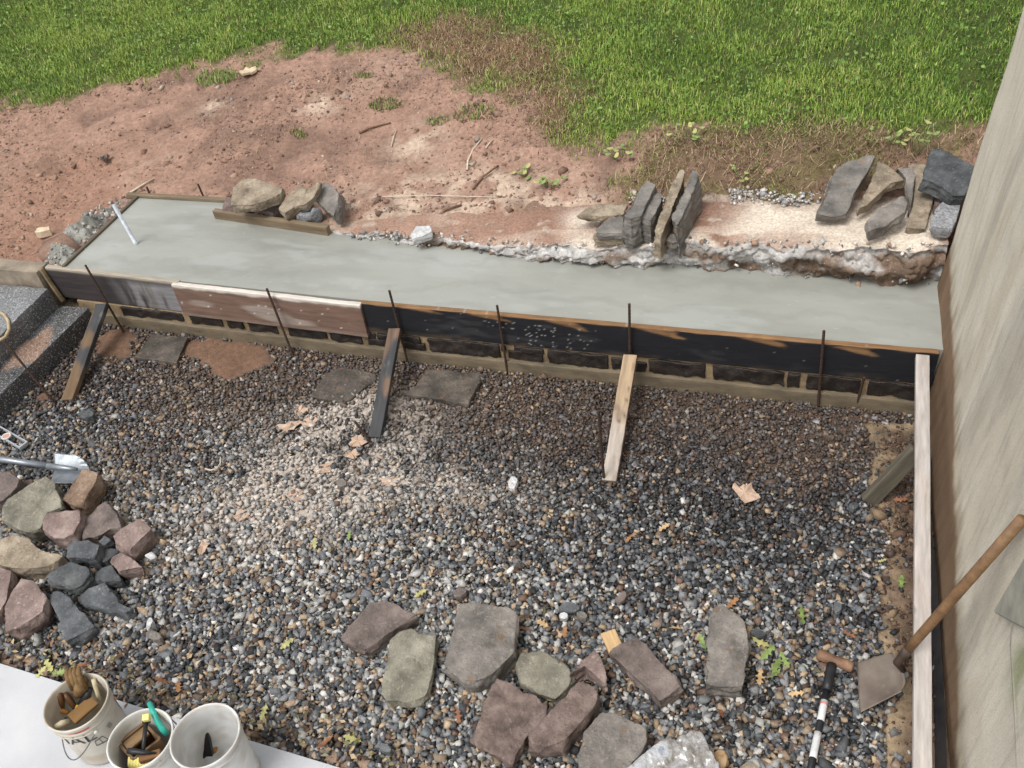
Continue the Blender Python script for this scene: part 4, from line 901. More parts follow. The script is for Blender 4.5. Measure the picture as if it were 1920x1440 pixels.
# upright stones on the footing
stone(ZB([(503, 462), (560, 395), (605, 300), (645, 265), (692, 285), (660, 350), (622, 420), (605, 465), (555, 485)]), .84, .24, MSLT, 'thick grey slab on edge, leftmost of four upright stones', (0, .10), GB, strata=.6, down=(.0, .02, -1))
stone(ZB([(605, 475), (650, 400), (690, 322), (728, 335), (720, 385), (690, 445), (660, 490)]), .80, .20, MSLT, 'smallest of four upright stones, between two taller slabs', (0, .08), GB, strata=.5, down=(0, .02, -1))
stone(ZB([(680, 545), (722, 430), (780, 290), (828, 188), (853, 212), (838, 275), (795, 390), (758, 490), (722, 560)]), .83, .20, MTAN, 'narrow brown slab on edge, third of four upright stones', (-.1, .16), GB, strata=.6, down=(-.05, .0, -1))
stone(ZB([(772, 470), (815, 390), (862, 290), (898, 198), (925, 215), (935, 250), (872, 380), (838, 470), (805, 530)]), .85, .23, MSLT, 'tallest pale edged slab on edge, rightmost of four upright stones', (-.1, .18), GB, strata=.5, down=(.10, -.02, -1))
stone(ZB([(350, 545), (388, 500), (440, 468), (508, 462), (512, 562), (360, 566)]), .70, .045, MSLT, 'flat grey-green stone lying left of the upright stones', (0, .04), GB, strata=.5)
stone(ZB([(335, 572), (350, 550), (512, 566), (514, 578), (512, 592), (400, 596), (345, 592)]), .645, .05, MTAN, 'flat brown stone underneath the grey-green one', (0, .0), GB)
stone(ZB([(240, 445), (330, 400), (400, 395), (530, 398), (510, 455), (380, 470), (300, 462)]), .70, .05, MTAN, 'dusty beige flat stone behind the grey-green one', (0, .03), GB)
stone(ZB([(365, 490), (385, 470), (430, 470), (400, 500)]), .66, .05, MRED, 'small red stone wedged beside the flat grey-green stone', (0, 0), GB)
stone(ZB([(745, 600), (770, 560), (800, 570), (810, 610), (780, 618)]), .69, .05, MGRY, 'small chip wedged between the third and fourth upright stones', (0, .1), GB)
# pile left at the back
stone(ZA([(98, 195), (112, 92), (185, 33), (260, 50), (390, 98), (380, 128), (330, 152), (285, 172), (220, 190), (160, 192)]), .69, .075, MTAN, 'biggest tan flat stone on top of the back left pile', (0, .12), GA, rough=.9)
stone(ZA([(48, 205), (72, 150), (130, 155), (200, 180), (150, 205)]), .56, .09, MRED, 'reddish stone under the biggest tan stone', (0, 0), GA)
stone(ZA([(262, 225), (290, 185), (380, 145), (395, 180), (372, 215), (330, 235)]), .56, .09, MPUR, 'purple stone below the right end of the biggest tan stone', (0, .1), GA)
stone(ZA([(362, 215), (400, 165), (440, 115), (495, 78), (525, 105), (480, 185), (440, 215), (400, 240)]), .64, .14, MTAN, 'mottled rounded stone standing in the middle of the back left pile', (-.05, .3), GA)
stone(ZA([(455, 200), (500, 130), (600, 53), (600, 90), (565, 150), (515, 190)]), .72, .06, MTAN, 'thin sandy stone leaning across the pile top', (-.1, .35), GA)
stone(ZA([(562, 150), (600, 72), (650, 65), (700, 110), (706, 190), (672, 258), (640, 230), (600, 190)]), .66, .13, MGRY, 'brown-grey wedge at the right end of the back left pile', (.1, .4), GA)
stone(ZA([(465, 248), (522, 200), (606, 214), (610, 232), (590, 246), (520, 252)]), .555, .085, MGRA, 'small speckled granite cube in front of the back left pile', (0, .02), GA, vox=.006, rough=.5)
stone(ZA([(480, 205), (520, 180), (560, 190), (540, 225), (495, 230)]), .57, .10, MDRK, 'dark small stone hidden behind the granite cube', (0, 0), GA)
stone(ZA([(1108, 362), (1138, 312), (1226, 306), (1230, 345), (1180, 368), (1120, 382)]), .585, .06, MWHT, 'white granite block sitting alone on the torn footing edge', (0, .08), None, 'stone block', 'stone_block', vox=.006, rough=.5)

# ------------------------------------------------------------------ steel stakes
def stake(base, topp, label, r=.0078):
    b, t = np.array(base, float), np.array(topp, float)
    b = b-(t-b)/np.linalg.norm(t-b)*.06
    L_ = np.linalg.norm(t-b); n = max(8, int(L_/.012)); pts = [b+(t-b)*k/n for k in range(n+1)]
    V, F = tube(pts, [r*(1.10 if k % 2 else .95) for k in range(n+1)], 8)
    c = V.mean(0); o = link('steel_stake', npmesh('steel_stake', V-c, F), RUST, None, loc=tuple(c))
    return props(o, label, 'stake', 'rusty steel stakes')
def wallstake(toppx, y, lean, label, basez=0.0):
    t = Uy(*toppx, y); b = np.array([t[0]+lean[0], t[1]+lean[1], basez]); stake(b, t, label)
t = U(160, 497, .632); stake(U(235, 628, 0), Uy(160, 497, 4.33), 'steel stake in front of the dark left form board, leaning left')
stake(U(553, 675), Uy(500, 541, 4.295), 'steel stake in front of the mortar smeared brown form board')
wallstake((730, 545), 4.285, (.0, .01), 'steel stake rising behind the upper end of the charred middle brace')
wallstake((932, 573), 4.285, (-.005, .01), 'steel stake in front of the black form board right of the flagstones')
wallstake((1180, 570), 4.285, (-.02, .01), 'steel stake rising behind the upper end of the pale brace')
wallstake((1545, 620), 4.285, (.02, .0), 'tallest looking steel stake near the right end of the black form board')
stake(U(1604, 768), Uy(1620, 708, 4.285), 'short bent steel stake under the black form board next to the white board')
stake(U(698, 832), U(665, 790, .16), 'steel stake slanting left at the foot of the charred middle brace')
stake(U(1133, 905), U(1122, 770, .55), 'steel stake standing at the foot of the pale brace')
stake(U(107, 762), U(8, 640, .50), 'steel stake leaning over the lower granite step')
p = U(280, 362, .47); stake(p-np.array([0, 0, .1]), p+np.array([-.01, .01, .05]), 'stub of a steel stake behind the back left corner of the slab')
p = Ut(382, 368); stake(p-np.array([0, 0, .05]), p+np.array([-.02, .01, .10]), 'bent steel stake standing in red earth behind the back edge board')

# ------------------------------------------------------------------ braces
def charcol(bare, cov, seed, dk=S(62, 62, 64)):
    def fn(V):
        c = A(*dk)*(.55+.9*fb3(V*np.array([4, 30, 30]), 900+seed, 3))[:, None]
        lt = sst(.6, .75, fb3(V*np.array([8, 18, 18]), 905+seed, 4)); c = mixc(c, lt*.6, S(128, 128, 126))
        m_ = sst(cov, cov+.10, fb3(V*np.array([3.2, 8, 4])+seed, 910+seed, 3)); g_ = (.7+.6*fb3(V*np.array([3, 45, 45]), 915+seed, 3))
        return c*(1-m_[:, None])+A(*bare)*(g_*1.0)[:, None]*m_[:, None]
    return fn
def brace(px_top, y_top, px_bot, wdt, thk, colf, label, up=(0, -.6, 1), zb=.02):
    a = Uy(*px_top, y_top); b = U(*px_bot, zb); o = beam('brace', a, b, wdt, thk, up, colf, res=.011, r=.004, wob=.003, rx=.02)
    return props(o, label, 'brace', 'timber braces propping the form boards')
brace((192, 572), 4.285, (128, 752), .088, .040, charcol(S(112, 90, 68), .46, 1), 'half charred timber brace beside the lower granite step')
brace((741, 618), 4.27, (704, 822), .080, .040, charcol(S(106, 86, 72), .47, 2), 'dark charred timber brace in the middle of the form boards')
def palecol(V):
    c = A(*S(164, 142, 116))*(.7+.6*fb3(V*np.array([3, 40, 40]), 930, 3))[:, None]; c = mixc(c, sst(.0, .25, V[:, 0]+.2*fb3(V*5, 932))*.6, S(186, 180, 176))
    c = mixc(c, sst(.58, .7, fb3(V*np.array([7, 20, 20]), 935, 4))*.6, S(122, 100, 80)); c = mixc(c, sst(.80, .84, vn3(V*np.array([22, 40, 40]), 937))*.7, S(70, 62, 58)); return mixc(c, (V[:, 2] < .012)*.5, S(120, 88, 60))
brace((1182, 668), 4.26, (1143, 903), .082, .040, palecol, 'pale weathered timber brace with nail holes, right of the middle')
def oldcol(V):
    c = A(*S(92, 86, 74))*(.6+.8*fb3(V*np.array([3, 40, 40]), 940, 3))[:, None]; return mixc(c, sst(.2, .215, V[:, 0])*.7, S(96, 110, 60))
a = U(1716, 848, .33); b = U(1632, 935, .05)
dv = (a-b)/np.linalg.norm(a-b)
o = beam('brace', b-dv*.02, a+dv*.02, .085, .045, (.3, -.9, .35), oldcol, res=.011, r=.004, wob=.003, rx=.02)
props(o, 'short grey timber brace with mossy end propping the white board', 'brace', 'timber braces propping the form boards')
o = beam('wood_offcut', U(1140, 1186, .03), U(1158, 1226, .03), .075, .03, (0, 0, 1), graincol(S(206, 172, 128), .25, 8), res=.012)
props(o, 'small clean yellow wood offcut poking out beside the slanting purple stone', 'wood offcut')

# pale bar standing in the wet slab
t = U(213, 384, .80); b = U(255, 457, .46)
addtube('anchor_bar', [b-np.array([0, 0, .06]), b, b+(t-b)*.06, b+(t-b)*.061, t], [.017, .017, .017, .0145, .0145], mat('galvanised', [(.3, S(150, 158, 166)), (.7, S(200, 206, 212))], scale=30, rough=.45, bump=.1, spec=.6), n=12)
props(bpy.data.objects['anchor_bar'], 'pale metal bar standing in the wet slab near its left end', 'metal bar')

# ------------------------------------------------------------------ tools
HANDLE = mat('tool_handle', [(.3, S(98, 74, 52)), (.7, S(140, 108, 76))], scale=10, stretch=(3, 3, 3), rough=.6, bump=.3, bscale=60)
def sheet(name, P_, thick, mtl, parent, colr_=None, smooth=True):
    """P_: (ny,nx,3) grid of points given thickness along its normals"""
    ny, nx = P_.shape[:2]; du = np.gradient(P_, axis=1); dv_ = np.gradient(P_, axis=0); N_ = np.cross(du, dv_); N_ /= np.linalg.norm(N_, axis=2, keepdims=True)
    a = (P_+N_*thick/2).reshape(-1, 3); b = (P_-N_*thick/2).reshape(-1, 3); F = gridfaces(ny, nx); n = nx*ny
    Fb = F[:, ::-1]+n; i = np.arange(n).reshape(ny, nx); ring = np.r_[i[0, :], i[1:, -1], i[-1, -2::-1], i[-2:0:-1, 0]]
    Fs = np.stack([ring, ring+n, np.roll(ring, -1)+n, np.roll(ring, -1)], 1)
    V = np.r_[a, b]; c0 = V.mean(0)
    return link(name, npmesh(name, V-c0, np.r_[F, Fb, Fs], None if colr_ is None else np.tile(colr_, (len(V), 1)), smooth), mtl, parent, loc=tuple(c0))
BLADE_M = mat('worn_steel_blade', [(.25, S(84, 72, 64)), (.5, S(108, 96, 86)), (.75, S(126, 116, 106))], scale=9, rough=(.4, .65), bump=.25, bscale=70, bdist=.002, spec=.5, speck=[(50, .66, S(140, 132, 124), .4)])
zb = .055
q00, q10, q11, q01 = U(1607, 1242, .06), U(1612, 1337, .04), U(1704, 1290, .17), U(1684, 1219, .20)
sh = root('shovel', tuple((q00+q11)/2), 'square mouthed shovel with long wooden handle leaning on the stucco wall', 'shovel')
u, v = np.meshgrid(np.linspace(0, 1, 22), np.linspace(0, 1, 22))
PB = q00[None, None]*((1-u)*(1-v))[..., None]+q01[None, None]*(u*(1-v))[..., None]+q11[None, None]*(u*v)[..., None]+q10[None, None]*((1-u)*v)[..., None]
PB[..., 2] += (.030*(2*v-1)**2-.03)*sst(0, .5, u)+.02*sst(.85, 1, u)*(1-(2*v-1)**2)
edge_pull = (sst(.8, 1, u)**2)*((2*v-1)**4)*.04; ax = (q00+q10-q01-q11); ax /= np.linalg.norm(ax); PB += ax[None, None]*edge_pull[..., None]
sheet('blade', PB, .003, BLADE_M, sh)
sock = (q01+q11)/2+np.array([0, 0, -.01]); p1 = U(1682, 1243, .265); p2 = U(1704, 1216, .36)
wend = np.array([0, 0, 0.]); r_ = ray(1935, 975); tt = (.70+.07*CZ+.025*4.36)/(r_[0]-.07*r_[2]+.025*r_[1]); wend = CAMP+r_*tt-np.array([.03, 0, 0])
addtube('socket', [sock, sock*.4+p1*.6, p1, p1*.5+p2*.5, p2], [.013, .014, .017, .019, .021], mat('dark_iron', [(.3, S(52, 42, 36)), (.7, S(86, 70, 60))], scale=30, rough=.6, bump=.3), sh, 12)
hd = (wend-p2)/np.linalg.norm(wend-p2)
addtube('handle', [p2-hd*.01, p2+hd*.1, (p2+wend)/2, wend], [.0195, .0195, .0205, .0205], HANDLE, sh, 14)
# sledge hammer
zh = .055
ha, hb = U(1533, 1226, zh), U(1600, 1252, zh); hm_ = (ha+hb)/2
hm = root('sledge_hammer', tuple(hm_), 'sledge hammer with rusty head and black and white banded handle on the gravel', 'hammer')
def headprof():
    ax = (hb-ha)/np.linalg.norm(hb-ha); L_ = np.linalg.norm(hb-ha); pts = []; rads = []
    for t_, r__ in ((0, .020), (.04, .026), (.2, .027), (.34, .0235), (.66, .0235), (.8, .027), (.96, .026), (1, .020)): pts.append(ha+ax*L_*t_); rads.append(r__)
    return pts, rads
a_, b_ = headprof(); addtube('head', a_, b_, mat('rusty_hammer_head', [(.3, S(92, 66, 50)), (.6, S(136, 104, 82)), (.8, S(160, 132, 110))], scale=26, rough=.7, bump=.5, bscale=80), hm, 10)
hA, hB = U(1560, 1246, .05), U(1512, 1480, .04); hx = (hB-hA)/np.linalg.norm(hB-hA); hL = np.linalg.norm(hB-hA)
BLK = mat('black_grip', [(.3, S(26, 27, 30)), (.7, S(44, 45, 48))], scale=40, rough=.45, bump=.2, bscale=120)
WHL = mat('white_label', [(.3, S(196, 196, 196)), (.7, S(218, 218, 218))], scale=20, rough=.4, bump=0)
REDL = mat('red_print', [(.3, S(196, 120, 110)), (.7, S(206, 140, 130))], scale=60, rough=.4, bump=0)
def alongh(t0, t1, r__, name, mtl): return addtube(name, [hA+hx*t0, hA+hx*(t0*.7+t1*.3), hA+hx*(t0*.3+t1*.7), hA+hx*t1], [r__]*4, mtl, hm, 14)
alongh(0, .135, .0215, 'collar', BLK)
alongh(.13, hL, .0155, 'handle', BLK)
d0 = np.linalg.norm(U(1541, 1312, .05)-hA)
alongh(d0, d0+.10, .0160, 'label_band', WHL); alongh(d0+.012, d0+.022, .0162, 'print_band', REDL); alongh(d0+.155, d0+.275, .0160, 'label_band', WHL)
# metal shovel at the left edge
sv = root('metal_shovel', tuple(U(100, 875, .05)), 'silver round backed shovel with grey handle lying at the left heap', 'shovel')
SIL = mat('aluminium', [(.3, S(112, 118, 124)), (.7, S(160, 166, 172))], scale=14, rough=(.28, .5), bump=.15, bscale=80, spec=.6)
SIL.node_tree.nodes['Principled BSDF'].inputs['Metallic'].default_value = .55
pa, pb, pc_, pd = U(100, 849, .12), U(165, 855, .10), U(168, 908, .08), U(92, 905, .07)
u, v = np.meshgrid(np.linspace(0, 1, 24), np.linspace(0, 1, 26))
PB = pa[None, None]*((1-u)*(1-v))[..., None]+pb[None, None]*(u*(1-v))[..., None]+pc_[None, None]*(u*v)[..., None]+pd[None, None]*((1-u)*v)[..., None]
ax = (pb-pa)/np.linalg.norm(pb-pa); rnd_ = np.sqrt(np.maximum(0, 1-(2*v-1)**2)); PB += ax[None, None]*((rnd_-1)*.09*sst(.35, 1, u))[..., None]
PB[..., 2] += -.035*(1-(2*v-1)**2)+.004*np.cos(v*60)*sst(.78, .82, u)
sheet('blade', PB, .003, SIL, sv)
h0, h1, h2 = U(132, 879, .115), U(90, 874, .125), U(-60, 852, .18)
addtube('socket', [U(146, 880, .10), h0, h1], [.008, .017, .022], SIL, sv, 12); addtube('handle', [h1, (h1+h2)/2, h2], .020, SIL, sv, 12)
# spirit level
la, lb = U(-70, 770, .06), U(46, 836, .06)
lv = root('spirit_level', tuple((la+lb)/2), 'grey spirit level with round vial window lying at the left edge', 'spirit level')
LEV = mat('level_frame', [(.3, S(150, 152, 154)), (.7, S(186, 188, 190))], scale=20, rough=.4, bump=.1)
ld = (lb-la)/np.linalg.norm(lb-la); up_ = np.array([0, -.5, .85]); sd_ = np.cross(ld, np.array([0, 0, 1])); sd_ /= np.linalg.norm(sd_); sd_ = -sd_ if sd_[1] < 0 else sd_
gc = lambda V: np.tile(S(166, 168, 172), (len(V), 1))
for s_ in (-.5, .5): beam('rail', la+sd_*.055*s_, lb+sd_*.055*s_, .009, .024, (0, 0, 1), gc, PAINTED, lv, res=.03, r=.002, wob=0)
beam('web', la, la+(lb-la)*.62, .050, .008, (0, 0, 1), lambda V: np.tile(S(52, 50, 52), (len(V), 1)), PAINTED, lv, res=.03, r=.002, wob=0)
beam('end_cap', lb-ld*.012, lb, .062, .026, (0, 0, 1), gc, PAINTED, lv, res=.02, r=.002, wob=0)
vc = U(12, 818, .075); V, F = tube([vc+np.array([.026*math.cos(a), .026*math.sin(a), 0]) for a in np.linspace(0, 6.283, 25)], .006, 8)
link('vial_ring', npmesh('vial_ring', V-vc, F, np.tile(S(206, 202, 198), (len(V), 1)), True), PAINTED, lv, loc=tuple(vc))
V, F = lathe([(0, -.006), (.021, -.006), (.021, .004), (0, .004)], 20); link('vial', npmesh('vial', V, F, np.tile(S(190, 150, 132), (len(V), 1))), PAINTED, lv, loc=tuple(vc))

# ------------------------------------------------------------------ buckets
BUCK = mat('bucket_plastic', col=True, scale=9, var=(.88, 1.06), rough=.45, bump=.15, bscale=50, bdist=.002, spec=.5, speck=[(26, .70, S(140, 128, 112), .5)])
def bucketcol(dirty, seed, base):
    def fn(P_, inside):
        th = np.arctan2(P_[:, 1], P_[:, 0]); c = np.tile(base, (len(P_), 1))*(.94+.1*fb3(P_*14, seed, 3))[:, None]
        sp_ = sst(.54-.14*dirty, .68, fb3(np.c_[np.cos(th)*1.6, np.sin(th)*1.6, P_[:, 2]*14], seed+1, 4)); c = mixc(c, sp_*.5*dirty, S(158, 142, 120))
        rim = sst(.31, .36, P_[:, 2]); c = mixc(c, rim*.35*dirty*sst(.35, .6, fb3(P_*22, seed+2)), S(150, 124, 94))
        if inside is not None: c = mixc(c, inside*sst(.45, .65, fb3(P_*9, seed+3, 3))*.25, S(150, 140, 126))
        return c
    return fn
def bucket(center, R_, H_, label, colf, seed, bail):
    b_ = root('bucket', (center[0], center[1], .045), label, 'bucket', 'buckets on the patio')
    rb = R_*.87; rt = R_-.008
    rr_ = lambda z: rb+(rt-rb)*z/H_
    outp = [(0.001, .006), (rb-.012, .004), (rb, .012)]
    for z in np.linspace(.03, H_-.085, 18): outp.append((rr_(z), z))
    outp += [(rr_(H_-.082)+.004, H_-.080), (rr_(H_-.078)+.005, H_-.074), (rr_(H_-.07), H_-.070), (rr_(H_-.06), H_-.060), (rr_(H_-.056)+.006, H_-.055), (rr_(H_-.05)+.006, H_-.048), (rr_(H_-.045), H_-.044), (rr_(H_-.03), H_-.03),
             (rr_(H_-.026)+.007, H_-.025), (R_+.001, H_-.012), (R_+.001, H_-.004), (R_-.002, H_)]
    ni = len(outp); inn = [(R_-.006, H_-.001), (R_-.009, H_-.01)]+[(rr_(z)-.004, z) for z in np.linspace(H_-.03, .02, 18)]+[(rb-.015, .010), (.001, .010)]
    V, F = lathe(outp+inn, 64); ins = (np.arange(len(V))//64 >= ni)*1.
    link('body', npmesh('body', V, F, colf(V, ins), True), BUCK, b_, loc=(center[0], center[1], .045))
    a0 = bail; pv = [np.array([math.cos(a)*(R_+.006), math.sin(a)*(R_+.006), H_-.075]) for a in (a0, a0+math.pi)]
    dr = np.array([math.cos(a0+math.pi/2*bail_s), math.sin(a0+math.pi/2*bail_s), 0]); pts = []
    for t_ in np.linspace(0, math.pi, 21):
        ctr = (pv[0]+pv[1])/2; e = (pv[0]-pv[1])/2
        pts.append(ctr+e*math.cos(t_)+dr*(R_+.016)*math.sin(t_)*1.0+np.array([0, 0, -.185])*math.sin(t_)**1.2+ctr*0)
    o_ = np.array([center[0], center[1], .045])
    addtube('handle', [p_+o_ for p_ in pts], .0028, mat('bail_wire', [(.3, S(74, 72, 72)), (.7, S(110, 108, 106))], scale=30, rough=.5, bump=0), b_, 8)
    for pvt in pv: V, F = lathe([(0, -.004), (.009, -.004), (.009, .004), (.006, .006), (0, .006)], 16); e = pvt/np.linalg.norm([pvt[0], pvt[1], 1e-9]); M_ = Vector((pvt[0], pvt[1], 0)).to_track_quat('Z', 'Y').to_matrix().to_4x4(); M_.translation = Vector(pvt+o_); link('ear', npmesh('ear', V, F, np.tile(S(205, 203, 196), (len(V), 1)), True), BUCK, b_, mw=M_)
    return b_
C1, C2, C3 = (-2.875, 1.472), (-2.492, 1.390), (-2.200, 1.455)
R1, R2, R3, BH = .142, .140, .147, .345
bail_s = -1
B1 = bucket(C1, R1, BH, 'dirty white bucket full of gloves and hand tools with red striped print, leftmost', bucketcol(1.0, 1001, S(206, 200, 188)), 1, -.55)
bail_s = -1
B2 = bucket(C2, R2, BH-.01, 'white bucket holding a brown wooden box, hammer and yellow brush, middle of three', bucketcol(.85, 1011, S(220, 220, 216)), 2, 1.35)
bail_s = -1
B3 = bucket(C3, R3, BH+.02, 'nearly empty white bucket with only a black brush inside, rightmost', bucketcol(.75, 1021, S(222, 223, 222)), 3, -.75)
# print on the first bucket: curved patches just proud of its side
def patch(name, parent, c, R_, H_, a0, a1, z0, z1, colr_, n=14, off=.0012):
    rb = R_*.87; rt = R_-.008; V = []; F = []
    for i in range(n+1):
        a = a0+(a1-a0)*i/n
        for z in (z0, z1): r__ = rb+(rt-rb)*z/H_+off; V.append((r__*math.cos(a), r__*math.sin(a), z))
    for i in range(n): F.append((2*i, 2*i+2, 2*i+3, 2*i+1))
    return link(name, npmesh(name, V, F, np.tile(colr_, (len(V), 1)), True), PAINTED, parent, loc=(c[0], c[1], .045))
view = math.atan2(-C1[1], -C1[0])                                  # side of the bucket that faces the camera
aL = math.radians(-88)
_sa, _sz = np.meshgrid(np.linspace(-math.pi*.75, math.pi*.35, 321), np.linspace(.02, .33, 94)); _sa = _sa.ravel(); _sz = _sz.ravel()
_sr = R1*.87+(R1-.008-R1*.87)*_sz/BH
_sq = Pj(np.c_[C1[0]+_sr*np.cos(_sa), C1[1]+_sr*np.sin(_sa), .045+_sz])
def side(px, py):                                                  # which angle / height on bucket 1 shows at this point
    d = (_sq[:, 0]-px)**2+(_sq[:, 1]-py)**2+1e6*(np.cos(_sa-view) < .1); i = int(d.argmin()); return _sa[i], _sz[i]
rb = R1*.87; rt = R1-.008
def shear_patch(name, q, colr_):
    """q: four side() places"""
    V = []; F = []; n = 10
    for i in range(n+1):
        t_ = i/n
        for (A_, B_) in ((q[0], q[1]), (q[3], q[2])):
            a = A_[0]+(B_[0]-A_[0])*t_; z = A_[1]+(B_[1]-A_[1])*t_; r__ = rb+(rt-rb)*z/BH+.0014; V.append((r__*math.cos(a), r__*math.sin(a), z))
    for i in range(n): F.append((2*i, 2*i+2, 2*i+3, 2*i+1))
    return link(name, npmesh(name, V, F, np.tile(colr_, (len(V), 1)), True), PAINTED, B1, loc=(C1[0], C1[1], .045))
shear_patch('red_stripe', [side(128, 1377), side(168, 1367), side(167, 1362), side(127, 1373)], S(196, 104, 96))
shear_patch('grey_sticker', [side(199, 1362), side(206, 1366), side(211, 1357), side(204, 1353)], S(140, 140, 138))
for (p, q, wd) in (((178, 1390), (192, 1380), 2), ((182, 1397), (203, 1386), 2), ((192, 1380), (203, 1386), 2), ((186, 1385), (194, 1393), 2), ((178, 1390), (182, 1398), 2)):
    dx, dy = q[0]-p[0], q[1]-p[1]; l = math.hypot(dx, dy); nx, ny = -dy/l*.8, dx/l*.8
    shear_patch('print_line', [side(p[0]+nx, p[1]+ny), side(q[0]+nx, q[1]+ny), side(q[0]-nx, q[1]-ny), side(p[0]-nx, p[1]-ny)], S(96, 96, 92))
for k in range(9):
    x_ = 205+k*4.2; y_ = 1300+k*5.0
    shear_patch('print_line', [side(x_, y_), side(x_+13+k*.3, y_+12), side(x_+13+k*.3, y_+14), side(x_, y_+2)], S(128, 130, 132) if k > 2 else S(190, 120, 112))
# lettering AL on the first bucket, wrapped round its side
tx = bpy.data.curves.new('lettering', 'FONT'); tx.body = 'IAL'; tx.size = .10; tx.align_x = 'CENTER'; tx.extrude = 0
to = bpy.data.objects.new('lettering', tx); COL.objects.link(to); bpy.context.view_layer.update()
me = bpy.data.meshes.new_from_object(to.evaluated_get(bpy.context.evaluated_depsgraph_get())); bpy.data.objects.remove(to)
bm = bmesh.new(); bm.from_mesh(me); bmesh.ops.triangulate(bm, faces=bm.faces)
for it in range(6):
    L_ = [e for e in bm.edges if e.calc_length() > .012]
    if not L_: break
    bmesh.ops.subdivide_edges(bm, edges=L_, cuts=1); bmesh.ops.triangulate(bm, faces=bm.faces)
bm.to_mesh(me); bm.free()
ta, tz = side(147, 1388); P_ = np.array([v.co[:] for v in me.vertices])
zc_ = tz-.035+P_[:, 1]*.9; aa = ta+P_[:, 0]/rb*.95; rr__ = rb+(rt-rb)*zc_/BH+.0022; V = np.c_[rr__*np.cos(aa), rr__*np.sin(aa), zc_]
link('lettering', npmesh('lettering', V, [tuple(p.vertices) for p in me.polygons], np.tile(S(58, 60, 60), (len(V), 1))), PAINTED, B1, loc=(C1[0], C1[1], .045))
# bucket 1: glove, handles, trowel ...
TANL = mat('leather', [(.3, S(84, 64, 40)), (.7, S(134, 106, 68))], scale=30, rough=.8, bump=.5, bscale=90)
def hand(pxs, zs, name, rad, mtl, label, cat, group=None, n=12, colr_=None):
    pts = [U(p[0], p[1], z) for p, z in zip(pxs, zs)]; o = addtube(name, pts, rad, mtl, None, n, colr_); return props(o, label, cat, group)
gl = root('work_glove', tuple(U(138, 1285, .36)), 'tan leather work glove with fingers up over the rim of the left bucket', 'glove')
for k in range(4):
    x_ = 124+k*7.2; y_ = 1253-(k*1.0)
    pts = [U(x_+2, y_, .44), U(x_+1, y_+10, .435), U(x_+5, y_+24, .41), U(x_+13, y_+40, .36)]
    addtube('finger', pts, [.008, .0125, .0125, .011], TANL, gl, 10)
addtube('palm', [U(146, 1276, .39), U(152, 1289, .36), U(146, 1302, .32)], [.024, .032, .022], TANL, gl, 12)
addtube('cuff', [U(150, 1282, .37), U(157, 1272, .385), U(161, 1279, .36)], [.014, .016, .014], TANL, gl, 12)
HB = mat('brown_wood_handle', [(.3, S(70, 46, 28)), (.7, S(108, 74, 46))], scale=16, rough=.45, bump=.1)
HO = mat('orange_wood_handle', [(.3, S(156, 104, 44)), (.7, S(196, 142, 76))], scale=16, rough=.45, bump=.1)
PALEW = mat('pale_stick', [(.3, S(186, 172, 140)), (.7, S(214, 202, 172))], scale=16, rough=.6, bump=.1)
hand([(108, 1297), (111, 1303), (115, 1318), (117, 1333)], [.36, .35, .31, .26], 'tool_handle', [.012, .016, .015, .010], HB, 'upright brown wooden tool handle at the left inside the left bucket', 'tool handle', 'hand tools in the left bucket')
hand([(120, 1300), (127, 1308), (136, 1320), (142, 1330)], [.34, .32, .29, .25], 'tool_handle', [.010, .014, .014, .010], HB, 'dark brown tool handle under the glove in the left bucket', 'tool handle', 'hand tools in the left bucket')
hand([(89, 1327), (98, 1328), (112, 1332), (128, 1336)], [.30, .29, .28, .27], 'tool_handle', [.012, .015, .014, .009], HO, 'orange wooden tool handle lying at the left inside the left bucket', 'tool handle', 'hand tools in the left bucket')
hand([(175, 1273), (178, 1285), (182, 1298), (186, 1312)], [.375, .35, .31, .27], 'wooden_stick', [.010, .010, .009, .009], PALEW, 'pale round stick against the right inner side of the left bucket', 'stick', 'hand tools in the left bucket')
hand([(168, 1290), (164, 1303), (156, 1314), (146, 1326)], [.34, .32, .29, .26], 'rubber_grip', [.014, .018, .017, .013], BLK, 'black rubber grip with yellow tip in the left bucket', 'tool grip', 'hand tools in the left bucket')
hand([(146, 1322), (143, 1330), (139, 1340)], [.285, .28, .27], 'yellow_tip', [.007, .008, .006], mat('yellow_plastic', [(.3, S(206, 160, 40)), (.7, S(224, 186, 70))], scale=20, rough=.4, bump=0), 'small yellow plastic tool tip in the left bucket', 'tool grip', 'hand tools in the left bucket')
bl = root('hand_trowel', tuple(U(160, 1330, .30)), 'broad brown wooden float lying against the front side in the left bucket', 'trowel', 'hand tools in the left bucket')
beam('sole', U(134, 1350, .30), U(178, 1312, .30), .065, .018, (.3, .6, .6), graincol(S(122, 92, 54), .35, 12), WOOD, bl, res=.012)
hand([(103, 1364), (116, 1357), (128, 1353)], [.335, .33, .30], 'plastic_grip', [.012, .016, .014], PALEW, 'cream plastic tool grip near the front rim of the left bucket', 'tool grip', 'hand tools in the left bucket')
STEEL = mat('tool_steel', [(.3, S(92, 96, 108)), (.7, S(130, 134, 146))], scale=20, rough=.4, bump=.1, spec=.6)
sc1 = root('hand_shears', tuple(U(102, 1348, .24)), 'grey steel shears at the bottom of the left bucket', 'shears', 'hand tools in the left bucket')
addtube('blade', [U(96, 1354, .24), U(104, 1344, .25), U(116, 1332, .27)], [.018, .012, .005], STEEL, sc1); addtube('blade', [U(98, 1352, .23), U(112, 1350, .23), U(126, 1347, .23)], [.016, .012, .008], STEEL, sc1)
